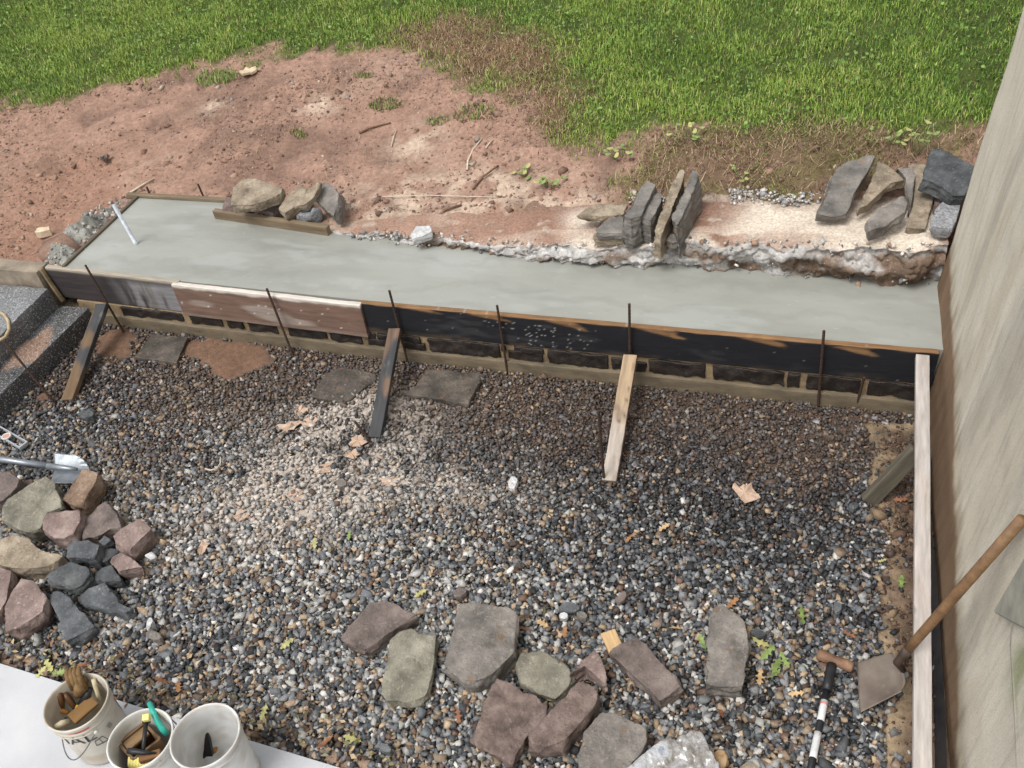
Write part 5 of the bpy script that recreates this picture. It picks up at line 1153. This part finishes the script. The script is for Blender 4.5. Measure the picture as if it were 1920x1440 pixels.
# bucket 2
bx2 = root('wooden_box', tuple(U(262, 1376, .28)), 'open brown wooden box standing inside the middle bucket', 'box')
CB = lambda k: graincol(S(118, 92, 66), .22, 20+k)
bA, bB, bC, bD = U(222, 1394, .30), U(270, 1356, .30), U(300, 1386, .30), U(250, 1424, .30)
def boxside(name, a, b, k): beam(name, a-np.array([0, 0, .07]), b-np.array([0, 0, .07]), .012, .15, (0, 0, 1), CB(k), WOOD, bx2, res=.015, r=.002)
boxside('side_panel', bA, bB, 1); boxside('side_panel', bB, bC, 2); boxside('side_panel', bD, bA, 3); boxside('side_panel', bC, bD, 4)
beam('base_panel', (bA+bD)/2-np.array([0, 0, .14]), (bB+bC)/2-np.array([0, 0, .14]), .15, .012, (0, 0, 1), CB(5), WOOD, bx2, res=.03)
beam('divider', U(236, 1402, .285), U(276, 1370, .285), .05, .02, (0, 0, 1), graincol(S(136, 110, 78), .2, 27), WOOD, bx2, res=.02)
h2 = root('brick_hammer', tuple(U(270, 1385, .36)), 'black hammer with yellow capped end lying across the middle bucket', 'hammer')
addtube('shaft', [U(274, 1354, .37), U(271, 1380, .36), U(268, 1410, .34)], [.010, .009, .008], BLK, h2, 10)
addtube('head', [U(240, 1408, .35), U(252, 1409, .35), U(268, 1411, .345), U(292, 1412, .335)], [.013, .014, .011, .004], BLK, h2, 8)
addtube('yoke', [U(268, 1354, .37), U(274, 1353, .37), U(281, 1351, .37)], [.008, .010, .010], BLK, h2, 8)
YEL = mat('yellow_plastic_pale', [(.3, S(226, 214, 126)), (.7, S(240, 232, 150))], scale=20, rough=.5, bump=0)
beam('cap', U(274, 1352, .385), U(275, 1340, .39), .030, .026, (0, 0, 1), lambda V: np.tile(S(232, 222, 134), (len(V), 1)), PAINTED, h2, res=.01)
hand([(280, 1318), (286, 1332), (294, 1350), (304, 1366), (312, 1376)], [.38, .375, .36, .33, .30], 'teal_handle', [.011, .013, .012, .014, .013], mat('teal_plastic', [(.3, S(30, 140, 124)), (.7, S(66, 182, 164))], scale=20, rough=.4, bump=.1), 'teal plastic handle sticking up out of the middle bucket', 'tool handle')
br = root('yellow_brush', tuple(U(262, 1425, .30)), 'yellow bristled brush with wooden back at the front of the middle bucket', 'brush')
beam('wooden_back', U(262, 1424, .315), U(302, 1412, .315), .035, .025, (0, 0, 1), graincol(S(118, 84, 54), .25, 31), WOOD, br, res=.012)
for k in range(8): addtube('bristle_row', [U(243+k*5.6, 1419+k*.4, .30), U(243+k*5.4, 1432+k*.4, .285), U(244+k*5.2, 1446, .26)], [.007, .009, .009], YEL, br, 6)
# bucket 3
b3 = root('black_brush', tuple(U(386, 1392, .15)), 'black bristle brush standing inside the rightmost bucket', 'brush')
addtube('handle', [U(373, 1372, .24), U(377, 1395, .18), U(382, 1420, .12)], [.012, .012, .010], BLK, b3, 10)
beam('bristles', U(381, 1371, .235), U(390, 1416, .12), .022, .05, (1, .3, .2), lambda V: A(*S(24, 22, 24))*(.6+.8*fb3(V*np.array([140, 30, 30]), 61))[:, None], PAINTED, b3, res=.006, r=.004, wob=.003)
hand([(396, 1398), (400, 1404), (399, 1412)], [.10, .11, .10], 'wood_scrap', [.012, .022, .014], HO, 'orange brown scrap beside the black brush in the rightmost bucket', 'wood scrap')

# ------------------------------------------------------------------ larger loose stones in the gravel
GX = 'larger loose stones in the gravel'
def loose(px, py, w_, h_, mtl, label, ang=0., seed=0):
    rr_ = np.random.RandomState(seed+900); n = 8; P_ = []
    for k in range(n):
        a = 2*math.pi*k/n; q = rr_.uniform(.75, 1.1); x, y = math.cos(a)*w_*q, math.sin(a)*h_*q; c, s_ = math.cos(ang), math.sin(ang); P_.append((px+c*x-s_*y, py+s_*x+c*y))
    stone(P_, .068, .05, mtl, label, (rr_.uniform(-.15, .15), rr_.uniform(-.1, .2)), GX, 'stone', 'loose_stone', vox=.005, rough=.5, smooth=1)
loose(1069, 1139, 20, 11, MBLU, 'flat grey loose stone in the gravel upper right of the small pinkish stone', .1, 1)
loose(1058, 1154, 10, 7, MWHT, 'white loose stone just under the flat grey one', 0, 2)
loose(1092, 1152, 11, 8, MGRY, 'grey loose stone right of the white one', .3, 3)
loose(1166, 1118, 16, 8, MPUR, 'long purplish loose stone above the wood offcut', -.7, 4)
loose(280, 1168, 7, 14, MWHT, 'white pointed chip in the gravel right of the left heap', .4, 5)
loose(288, 1190, 16, 9, MGRY, 'flat grey loose stone under the white pointed chip', .2, 6)
loose(283, 1042, 12, 8, MWHT, 'bright white chip just right of the speckled pink stone', .1, 7)
loose(860, 1110, 18, 9, MPUR, 'purplish loose stone above the biggest grey block', -.5, 8)
loose(640, 905, 12, 9, MGRY, 'grey loose stone in the white dusted patch', .2, 9)
loose(962, 905, 9, 14, MWHT, 'white upright chip right of the dusted patch', .3, 10)
loose(1602, 947, 13, 9, MBLU, 'blue-grey loose stone at the foot of the short mossy brace', .1, 11)
loose(1421, 1186, 17, 8, MDRK, 'dark loose stone beside the tall tan-grey block', .1, 12)
loose(1570, 1137, 9, 10, MBLU, 'flat grey chip near the muddy strip above the hammer', .2, 13)
loose(722, 1402, 15, 10, MBLU, 'grey loose stone near the patio edge below the green-grey slab stone', .3, 14)
loose(160, 775, 16, 9, MDRK, 'dark loose stone right of the foot of the left brace', -.1, 15)
loose(98, 405, 22, 12, MTAN, 'pale rock lying in red earth beside the mortar heap', .3, 16) if False else None

# plastic wrapped bundle at the bottom edge
def plastic_extra(M, N, L, b):
    b.inputs['Coat Weight'].default_value = .8; b.inputs['Coat Roughness'].default_value = .12
PLAS = mat('clear_plastic_wrap', [(.32, S(92, 82, 72)), (.45, S(138, 134, 130)), (.58, S(178, 180, 183)), (.72, S(118, 126, 142))], scale=14, rough=(.12, .35), bump=1.0, bscale=22, bdist=.02, spec=.6, det=6, extra=plastic_extra)
o = stone(Z4([(225, 1100), (300, 1030), (345, 1000), (430, 935), (500, 910), (535, 925), (590, 885), (640, 860), (690, 880), (730, 950), (755, 1000), (785, 1060), (790, 1150), (640, 1250), (380, 1240), (260, 1180)]), .17, .16, PLAS, 'crumpled clear plastic bundle cut by the bottom edge', (0, .12), None, 'plastic bundle', 'plastic_bundle', vox=.007, rough=2.2, taper=.05)
o = stone(Z4([(760, 990), (790, 970), (825, 985), (842, 1040), (835, 1090), (800, 1120), (770, 1080)]), .09, .07, mat('brown_paper', [(.3, S(150, 118, 82)), (.7, S(206, 178, 140))], scale=22, rough=.6, bump=.6, bscale=60), 'crumpled tan paper scrap beside the plastic bundle', (0, .1), None, 'paper scrap', 'paper_scrap', vox=.006, rough=1.2)
finish_stones()

# ------------------------------------------------------------------ peach coloured flakes in the dusted patch
FLK = mat('dried_plaster', [(.3, S(168, 142, 122)), (.6, S(192, 166, 146)), (.8, S(208, 192, 176))], scale=30, rough=.85, bump=.6, bscale=70)
def flake(px, py, r_, label, seed, zed=.036, mtl=FLK, thick=.004, name='plaster_flake', cat='flake', group='peach plaster flakes on the gravel', onhill=False):
    rr_ = np.random.RandomState(seed); n = 17; c = U(px, py, zed) if not onhill else Ut(px, py)+np.array([0, 0, .012])
    ang = np.sort(rr_.uniform(0, 6.28, n)); rad = r_*rr_.uniform(.62, 1.1, n); el = rr_.uniform(.5, .9); ro = rr_.uniform(0, 3.14)
    xs = rad*np.cos(ang); ys = rad*np.sin(ang)*el; X_ = xs*math.cos(ro)-ys*math.sin(ro); Y_ = xs*math.sin(ro)+ys*math.cos(ro)
    r_ = r_ if onhill else r_*1.15; X_ *= 1 if onhill else 1.15; Y_ *= 1 if onhill else 1.15; Z_ = rr_.uniform(-.012, .014, n); V = [(0, 0, .004+thick)]+[(a, b, z+thick) for a, b, z in zip(X_, Y_, Z_)]+[(0, 0, .0)]+[(a, b, z) for a, b, z in zip(X_, Y_, Z_)]
    F = []
    for k in range(n):
        k2 = (k+1) % n; F += [(0, 1+k, 1+k2), (n+1, n+2+k2, n+2+k), (1+k, n+2+k, n+2+k2, 1+k2)]
    o = link(name, npmesh(name, V, F), mtl, None, loc=tuple(c)); return props(o, label, cat, group)
for k, (px, py, r_, lb) in enumerate([(548, 797, .075, 'peach flake at the upper left of the dusted patch, left one of a pair'), (580, 792, .06, 'peach flake right of its twin at the upper left of the dusted patch'), (565, 770, .05, 'small peach flake above the upper left pair'),
        (672, 828, .055, 'yellowish peach flake beside the slanting stake at the middle brace'), (660, 852, .045, 'peach flake just below the slanting stake'), (606, 880, .06, 'reddish peach flake in the middle of the dusted patch'),
        (560, 932, .085, 'largest peach flake at the lower left of the dusted patch'), (730, 902, .055, 'orange peach flake at the lower right of the dusted patch'), (382, 1025, .06, 'crumpled tan flake left of the dusted patch near the heap'),
        (1396, 925, .07, 'pale peach flake in the gravel between pale brace and mossy brace'), (452, 968, .045, 'small flake at the left fringe of the dusted patch')]):
    flake(px, py, r_, lb, 40+k)
PAPR = mat('pale_rock', [(.3, S(186, 164, 136)), (.7, S(222, 206, 180))], scale=16, rough=.8, bump=.5)
flake(469, 138, .10, 'pale flat scrap lying on bare earth at the lawn edge', 71, 0, PAPR, .02, 'pale_scrap', 'scrap', None, True)
flake(85, 443, .06, 'whitish rock lying on red earth left of the mortar heap', 72, 0, PAPR, .05, 'pale_rock', 'rock', None, True)
flake(199, 301, .05, 'reddish flat pebble on bare earth above the mortar heap', 73, 0, MRED, .03, 'flat_pebble', 'pebble', None, True)

# ------------------------------------------------------------------ oak leaves
def leafmesh(seed, L_=.10):
    rr_ = np.random.RandomState(seed); half = [(0, .006), (.12, .012), (.2, .10), (.30, .17), (.34, .07), (.46, .10), (.54, .26), (.60, .10), (.70, .11), (.78, .20), (.83, .09), (.92, .08), (1.0, .0)]
    V = []; F = []; bend = rr_.uniform(-.12, .3); cur = rr_.uniform(-.3, .6)
    for (t, w_) in half:
        wl, wr_ = w_*rr_.uniform(.75, 1.2), w_*rr_.uniform(.75, 1.2)
        for s_, ww in ((-1, wl), (0, 0), (1, wr_)): V.append(((t-.5)*L_, s_*ww*L_, (bend*(t-.5)**2*4*.4+cur*abs(s_)*ww*.9+rr_.uniform(-.02, .02))*L_+.004))
    n = len(half)
    for i in range(n-1):
        for k in (0, 1): F.append((i*3+k, i*3+k+1, i*3+k+4, i*3+k+3))
    return V, F
LG = mat('green_leaf', [(.3, S(92, 116, 58)), (.7, S(150, 166, 100))], scale=40, rough=.5, bump=.2)
LO = mat('olive_leaf', [(.3, S(140, 140, 84)), (.7, S(190, 184, 124))], scale=40, rough=.55, bump=.2)
LB = mat('brown_leaf', [(.3, S(128, 86, 54)), (.7, S(176, 130, 88))], scale=40, rough=.65, bump=.3)
LR = mat('rust_leaf', [(.3, S(104, 66, 46)), (.7, S(152, 100, 68))], scale=40, rough=.65, bump=.3)
LT = mat('tan_leaf', [(.3, S(160, 128, 88)), (.7, S(204, 176, 134))], scale=40, rough=.65, bump=.3)
LV = [(1425, 1205, LO, .10, 'olive oak leaf at the top of the green cluster right of the tall block'), (1440, 1222, LG, .11, 'green oak leaf in the middle of the cluster right of the tall block'), (1455, 1250, LG, .12, 'large green oak leaf at the bottom of the cluster right of the tall block'),
      (1470, 1236, LG, .09, 'green oak leaf at the right of the cluster by the tall block'), (1452, 1266, LG, .08, 'small green oak leaf hanging below the cluster by the tall block'), (1424, 1268, LT, .09, 'tan oak leaf under the green cluster right of the tall block'),
      (1318, 1205, LG, .09, 'green oak leaf left of the tall tan-grey block'), (1503, 1156, LG, .10, 'green oak leaf in the gravel above the hammer head'), (1270, 1180, LT, .09, 'tan oak leaf above the slanting purple-brown stone'),
      (1690, 937, LR, .08, 'rust orange leaf on the muddy strip beside the white board'), (1690, 1092, LG, .09, 'dark green leaf scrap on the muddy strip beside the white board'), (1655, 1052, LO, .05, 'tiny olive leaf at the ragged edge of the muddy strip'),
      (1350, 1338, LR, .08, 'rust leaf below the tall tan-grey block'), (1375, 1130, LB, .09, 'brown oak leaf above right of the tall tan-grey block'), (655, 1003, LG, .07, 'small green leaf in the gravel below the dusted patch'),
      (590, 1018, LO, .08, 'olive sprig in the gravel left of the small green leaf'), (790, 1112, LO, .08, 'olive oak leaf above the purple-brown stone'), (540, 1206, LO, .09, 'olive oak leaf in the open gravel left of the front row'),
      (495, 1335, LO, .09, 'olive oak leaf right of the rightmost bucket'), (662, 1386, LO, .10, 'olive oak leaf near the patio corner below the green-grey slab stone'), (95, 1152, LG, .10, 'green oak leaf tucked under the large pink stone'), (83, 1168, LO, .10, 'yellowish oak leaf below the green one at the large pink stone'),
      (92, 1248, LO, .11, 'yellow-green oak leaf upper one at the patio edge behind the left bucket'), (112, 1262, LG, .10, 'yellow-green oak leaf lower one at the patio edge behind the left bucket'), (76, 1262, LO, .08, 'pale oak leaf left of the pair behind the left bucket'),
      (155, 1248, LR, .08, 'reddish leaf just behind the work glove'), (1060, 1185, LB, .08, 'brown leaf in the gravel above the small pinkish stone'), (1018, 1170, LT, .09, 'tan oak leaf right of the biggest grey block'), (985, 1180, LR, .07, 'rust leaf touching the right side of the biggest grey block'),
      (1245, 990, LT, .08, 'tan leaf in the open gravel below the pale brace'), (610, 1395, LR, .09, 'rust leaf at the patio edge below the front row'), (860, 1345, LR, .08, 'rust leaf left of the broad rough brown stone'), (1495, 1300, LT, .08, 'tan leaf left of the hammer handle'), (1590, 1190, LR, .07, 'rust leaf between the hammer head and the muddy strip'),
      (300, 1275, LR, .08, 'rust leaf in the gravel right of the left bucket'), (335, 1290, LB, .09, 'brown leaf behind the rightmost bucket'), (1180, 1010, LB, .07, 'brown leaf in the gravel below the foot of the pale brace')]
for k, (px, py, mt_, L_, lb) in enumerate(LV):
    V, F = leafmesh(200+k, L_*1.0); me = npmesh('oak_leaf', V, F, None, True); me.materials.append(mt_)
    c = U(px, py, .05); M_ = Matrix.Translation(Vector(c))@Matrix.Rotation(RS.uniform(0, 6.28), 4, 'Z')@Matrix.Rotation(RS.normal(0, .25), 4, 'X')@Matrix.Rotation(RS.normal(0, .2), 4, 'Y')
    o = link('oak_leaf', me, None, None, mw=M_); props(o, lb, 'leaf', 'oak leaves on the gravel')
# crumbled leaf litter
def litter(name, pts, z, sizes, cols, label):
    n = len(pts); V = np.zeros((n, 5, 3)); yaw = RS.uniform(0, 6.28, n); R_ = rotm(yaw, RS.normal(0, .4, n), RS.normal(0, .4, n))
    base = np.array([(-.5, 0, 0), (0, -.25, .06), (.5, 0, 0), (0, .25, .08), (0, 0, -.04)]); B_ = base[None]*sizes[:, None, None]*RS.uniform(.7, 1.3, (n, 5, 1))
    V = np.einsum('nij,nkj->nki', R_, B_)+np.c_[pts, z][:, None]
    F = (np.array([(0, 1, 4), (1, 2, 4), (2, 3, 4), (3, 0, 4)])[None]+(np.arange(n)*5)[:, None, None]).reshape(-1, 3)
    o = link(name, npmesh(name, V.reshape(-1, 3), F, np.repeat(cols, 5, 0)), CLOD); return props(o, label, 'leaf litter', kind='stuff')
n = 420; t_ = RS.rand(n); e0, e1 = U(-40, 1240)[:2], U(760, 1470)[:2]; pts = e0+(e1-e0)*t_[:, None]+np.c_[RS.normal(0, .02, n), np.abs(RS.normal(0, .10, n))+.03]
n2_ = 160; pq = np.c_[RS.uniform(-3.3, .5, n2_), RS.uniform(1.5, 3.0, n2_)]; pq = pq[fb2(pq[:, 0]*2, pq[:, 1]*2, 990) > .47]
pts = np.r_[pts, pq]; lc = np.array([S(106, 88, 72), S(88, 70, 58), S(152, 132, 106), S(122, 98, 80), S(184, 166, 134), S(114, 112, 80)])[RS.randint(0, 6, len(pts))]*RS.uniform(.7, 1.2, (len(pts), 1))
litter('leaf_litter', pts, np.full(len(pts), .048)+RS.uniform(-.008, .008, len(pts)), RS.uniform(.016, .045, len(pts)), lc, 'crumbled brown leaf litter on the gravel, thickest along the patio edge')

# pale root lying on the gravel, twigs on the bare earth
TW = mat('twig', [(.3, S(92, 68, 56)), (.7, S(142, 112, 92))], scale=40, rough=.85, bump=.3)
TWP = mat('pale_twig', [(.3, S(186, 170, 150)), (.7, S(216, 204, 188))], scale=40, rough=.8, bump=.3)
def twig(pxs, r_, mtl, label, hill_=True, cat='twig', name='twig'):
    pts = []
    for i, p in enumerate(pxs):
        q = Ut(*p) if hill_ else U(p[0], p[1], .05)
        if hill_: q[2] = gsample(HZ, np.array([q[0]]), np.array([q[1]]))[0]+.012
        pts.append(q+np.array([0, 0, .006*math.sin(i*2.)]))
    o = addtube(name, pts, [r_*(1-.5*i/len(pts)) for i in range(len(pts))], mtl, None, 6); props(o, label, cat, 'twigs on the bare earth' if hill_ else None)
twig([(385, 879), (395, 883), (406, 878), (413, 868), (414, 858)], .006, TWP, 'pale hooked root lying on the gravel left of the dusted patch', False, 'root', 'root')
twig([(674, 251), (690, 242), (712, 234), (733, 232)], .010, TW, 'dark curved twig on the bare earth below the dead grass')
twig([(877, 323), (878, 305), (888, 285), (906, 266)], .008, TWP, 'pale bent twig on the bare earth near the right dead grass')
twig([(886, 357), (905, 345), (935, 318)], .010, TW, 'dark straight twig behind the torn footing')
twig([(808, 404), (835, 396), (866, 386)], .012, TW, 'brown stick lying on the dusty old footing')
twig([(246, 363), (268, 350), (288, 334)], .009, TWP, 'pale reddish twig behind the back left corner of the slab')
twig([(733, 272), (738, 258), (744, 245)], .005, TWP, 'thin pale straw on the middle of the bare earth')
twig([(912, 285), (920, 276), (926, 269)], .005, TWP, 'short thin straw right of the pale bent twig')
twig([(700, 374), (800, 372), (900, 375), (930, 377)], .004, TWP, 'long thin straw lying along the back of the dusty footing')

# ------------------------------------------------------------------ grass, clods
def blades(pos, h, wd, lean, yaw, cols):
    n = len(pos); c, s_ = np.cos(yaw), np.sin(yaw); side_ = np.stack([-s_, c, 0*c], 1); fwd = np.stack([c, s_, 0*c], 1); up = np.array([0, 0, 1.])
    hh = h[:, None]; l = lean[:, None]; w_ = wd[:, None]/2
    b0 = pos-side_*w_; b1 = pos+side_*w_
    mid = pos+up*hh*.6*np.cos(l*.6)+fwd*hh*.6*np.sin(l*.6); m0 = mid-side_*w_*.85; m1 = mid+side_*w_*.85
    tip = mid+up*hh*.45*np.cos(l*1.6)+fwd*hh*.45*np.sin(l*1.6)
    V = np.stack([b0, b1, m0, m1, tip], 1).reshape(-1, 3)
    F = (np.array([(0, 1, 3), (0, 3, 2), (2, 3, 4)])[None]+(np.arange(n)*5)[:, None, None]).reshape(-1, 3)
    return V, F, np.repeat(cols, 5, 0)
GRN = np.array([S(104, 136, 58), S(128, 154, 72), S(86, 118, 52), S(146, 166, 90), S(72, 102, 50), S(164, 170, 108)])
BRN = np.array([S(150, 126, 98), S(120, 96, 76), S(176, 156, 124), S(96, 76, 62), S(134, 110, 84)])
n = 760000; x = RS.uniform(-10.5, 1.9, n); y = RS.uniform(5.3, 10.6, n)
zz = gsample(HZ, x, y); pp = Pj(np.c_[x, y, zz]); ok = (pp[:, 0] > -140) & (pp[:, 0] < 2060) & (pp[:, 1] > -110) & (pp[:, 1] < 480)
x, y, zz = x[ok], y[ok], zz[ok]
dw = gsample(dirt_w, x, y); de = gsample(dead_w, x, y); d2s = gsample(d2[..., 0], x, y)
cl = fb2(x*3.2, y*3.2, 1101, 4); cl2 = fb2(x*1.1, y*1.1, 1111, 3)
pk = (1-dw)*(.75+.25*sst(.3, .5, cl))*(1-de*.1); pk = np.maximum(pk, d2s*sst(.34, .50, cl)*.95); pk = pk*np.clip(.35+1.3*sst(.30, .55, fb2(x*7, y*7, 1121, 3)), 0, 1)
ok = RS.rand(len(x)) < pk; ok &= (RS.rand(len(x)) < np.interp(y, [5.5, 7.5, 10], [1., .85, .7]))
x, y, zz, de, cl, cl2, d2s = [a[ok] for a in (x, y, zz, de, cl, cl2, d2s)]; n = len(x)
tone = np.clip((cl-.5)*2.6+(cl2-.5)*2.4, -1.3, 1.3); wts = np.exp(np.array([0, .9, -.8, 1.3, -1.4, 1.])[None]*tone[:, None])*np.array([.28, .22, .2, .1, .14, .06]); wts /= wts.sum(1, keepdims=True)
gc_ = GRN[(wts.cumsum(1) > RS.rand(n, 1)).argmax(1)]; bc_ = BRN[RS.randint(0, 5, n)]
isb = RS.rand(n) < np.clip(de*.86+.03, 0, .9); cols = np.where(isb[:, None], bc_, gc_*np.array([1.24, 1.16, 1.02]))*RS.uniform(.8, 1.2, (n, 1))
h = RS.uniform(.022, .062, n)*np.interp(cl, [.3, .7], [.75, 1.25])*(1-.3*de)*(1-.45*d2s); wd = RS.uniform(.003, .0068, n); lean = np.abs(RS.normal(.55, .4, n))+.4*isb
V, F, c = blades(np.c_[x, y, zz-.004], h, wd, lean, RS.uniform(0, 6.28, n), cols)
print('blades', n)
o = link('grass', npmesh('grass', V, F, c), BLADE); props(o, 'mown green lawn grass with a brown dead patch on the slope', 'grass', kind='stuff')
# clover and broad leaved weeds in the lawn
n = 9000; x = RS.uniform(-9, 1.6, n); y = RS.uniform(5.6, 10.4, n); ok = (gsample(dirt_w, x, y) < .3) & (fb2(x*1.6, y*1.6, 1201, 3) > .47) & (RS.rand(n) > .8*gsample(dead_w, x, y)); x, y = x[ok], y[ok]; n = len(x); zz = gsample(HZ, x, y)
a6 = np.arange(6)*math.pi/3; base = np.c_[np.cos(a6), np.sin(a6), np.zeros(6)]; R_ = rotm(RS.uniform(0, 6.28, n), RS.normal(0, .45, n), RS.normal(0, .45, n))
V = np.einsum('nij,nkj->nki', R_, base[None]*RS.uniform(.007, .015, (n, 1, 1)))+np.c_[x, y, zz+RS.uniform(.02, .06, n)][:, None]
F = (np.array([(0, 1, 2), (0, 2, 3), (0, 3, 4), (0, 4, 5)])[None]+(np.arange(n)*6)[:, None, None]).reshape(-1, 3)
c = np.array([S(92, 126, 54), S(108, 138, 66), S(122, 148, 78)])[RS.randint(0, 3, n)]*RS.uniform(.8, 1.15, (n, 1))
o = link('clover', npmesh('clover', V.reshape(-1, 3), F, np.repeat(c, 6, 0)), BLADE); props(o, 'small round clover leaves scattered through the lawn', 'clover', kind='stuff')
# clods on the bare earth
n = 48000; x = RS.uniform(-9, 1.2, n); y = RS.uniform(4.46, 8.6, n)
dens = fb2(x*1.3, y*1.3, 21, 5); ok = (gsample(dirt_w, x, y) > .5) & (gsample(cut, x, y) < .1) & (RS.rand(n) < .2+.9*sst(.4, .62, dens)); x, y = x[ok], y[ok]; n = len(x); zz = gsample(HZ, x, y)
c = np.array([S(144, 117, 102), S(128, 103, 90), S(158, 133, 117), S(110, 89, 79), S(180, 166, 150), S(146, 138, 132)])[(np.array([.34, .26, .2, .12, .05, .03]).cumsum()[None] > RS.rand(n, 1)).argmax(1)]*RS.uniform(.8, 1.15, (n, 1))
o = link('earth_clods', chips('earth_clods', np.c_[x, y, zz+.001], RS.lognormal(0, .62, n)*.0105, c), CLOD); props(o, 'small crumbs and clods scattered over the bare red earth', 'clods', kind='stuff')
# dead straw lying on the earth behind the footing and under the dead grass
n = 26000; x = RS.uniform(-4.5, 1.0, n); y = RS.uniform(5.5, 8.8, n); dd_ = gsample(dead_w, x, y); d22 = gsample(d2[..., 0], x, y); ok = RS.rand(n) < np.clip(.75*d22+.5*dd_+.10*gsample(dirt_w, x, y)*sst(.5, .65, fb2(x*2, y*2, 1301)), 0, 1); x, y = x[ok], y[ok]; n = len(x); zz = gsample(HZ, x, y)
V, F, c = blades(np.c_[x, y, zz+.006], RS.uniform(.05, .13, n), RS.uniform(.003, .005, n), np.full(n, 1.35)+RS.normal(0, .12, n), RS.uniform(0, 6.28, n), BRN[RS.randint(0, 5, n)]*RS.uniform(.8, 1.2, (n, 1)))
o = link('dead_straw', npmesh('dead_straw', V, F, c), BLADE); props(o, 'dead straw lying on the bank behind the old footing', 'straw', kind='stuff')

# separate tufts and seedlings
def tuft(px, py, r_, n, hgt, green, label, name='grass_tuft', cat='grass tuft'):
    c0 = Ut(px, py); a = RS.uniform(0, 6.28, n); q = r_*np.sqrt(RS.rand(n)); x = c0[0]+q*np.cos(a)*1.3; y = c0[1]+q*np.sin(a)*.8; zz = gsample(HZ, x, y)
    cols = np.where((RS.rand(n) < green)[:, None], GRN[RS.randint(0, 6, n)], BRN[RS.randint(0, 5, n)])*RS.uniform(.8, 1.2, (n, 1))
    V, F, c = blades(np.c_[x, y, zz-.003], RS.uniform(.5, 1.2, n)*hgt, RS.uniform(.004, .008, n), np.abs(RS.normal(.7, .4, n)), RS.uniform(0, 6.28, n), cols)
    o = link(name, npmesh(name, V-c0, F, c), BLADE, None, loc=tuple(c0)); props(o, label, cat, 'tufts on the bare earth')
tuft(406, 148, .17, 420, .08, .9, 'green grass tuft at the lawn edge beside the pale scrap')
tuft(722, 198, .11, 330, .05, .45, 'sparse grey-green tuft on the middle of the bare earth')
tuft(890, 216, .14, 420, .05, .4, 'half dead tuft on the bare earth left of the dead patch')
tuft(680, 146, .07, 160, .04, .6, 'thin tuft at the upper edge of the bare earth')
tuft(560, 252, .06, 110, .04, .4, 'faint straw tuft on bare earth above the back left pile')
tuft(820, 225, .08, 180, .04, .5, 'thin tuft between the grey-green and the half dead one')
def seedling(px, py, n, r_, label, hgt=.10, leaf=.026):
    c0 = Ut(px, py); c0[2] = gsample(HZ, np.array([c0[0]]), np.array([c0[1]]))[0]; rt_ = root('weed_plant', tuple(c0), label, 'plant', 'small weeds behind the old footing')
    for k in range(n):
        a = RS.uniform(0, 6.28); q = r_*math.sqrt(RS.rand()); top_ = c0+np.array([q*math.cos(a), q*math.sin(a)*.7, hgt*RS.uniform(.5, 1.2)])
        addtube('stem', [c0+(top_-c0)*np.array([.3, .3, 0]), c0+(top_-c0)*np.array([.7, .7, .6]), top_], .0022, LG, rt_, 5)
        th = RS.uniform(0, 6.28); V = [(leaf*math.cos(t)*1.25+leaf, leaf*math.sin(t)*.8, .004*math.cos(2*t)) for t in np.linspace(0, 6.283, 9)[:-1]]
        M_ = Matrix.Translation(Vector(top_))@Matrix.Rotation(th, 4, 'Z')@Matrix.Rotation(RS.normal(-.2, .3), 4, 'Y')
        link('leaf', npmesh('leaf', V, [tuple(range(8))]), LG if k % 3 else LO, rt_, mw=M_)
seedling(1712, 292, 9, .11, 'round leaved seedling nearest the charcoal block', .16, .020)
seedling(1655, 268, 10, .16, 'low patch of round leaves left of the tall seedling', .06, .017)
seedling(1030, 352, 10, .09, 'small green weed left of the upright stones', .06, .022)
seedling(985, 328, 8, .09, 'green weed on bare earth upper left of the upright stones', .05, .02)
seedling(1162, 300, 10, .12, 'leafy weed at the lawn edge above the upright stones', .08, .02)
seedling(1395, 335, 8, .14, 'green weed on the mossy bank right of the upright stones', .06, .017)
seedling(1300, 268, 10, .16, 'pale green weed at the lawn edge above the tallest upright stone', .08, .02)
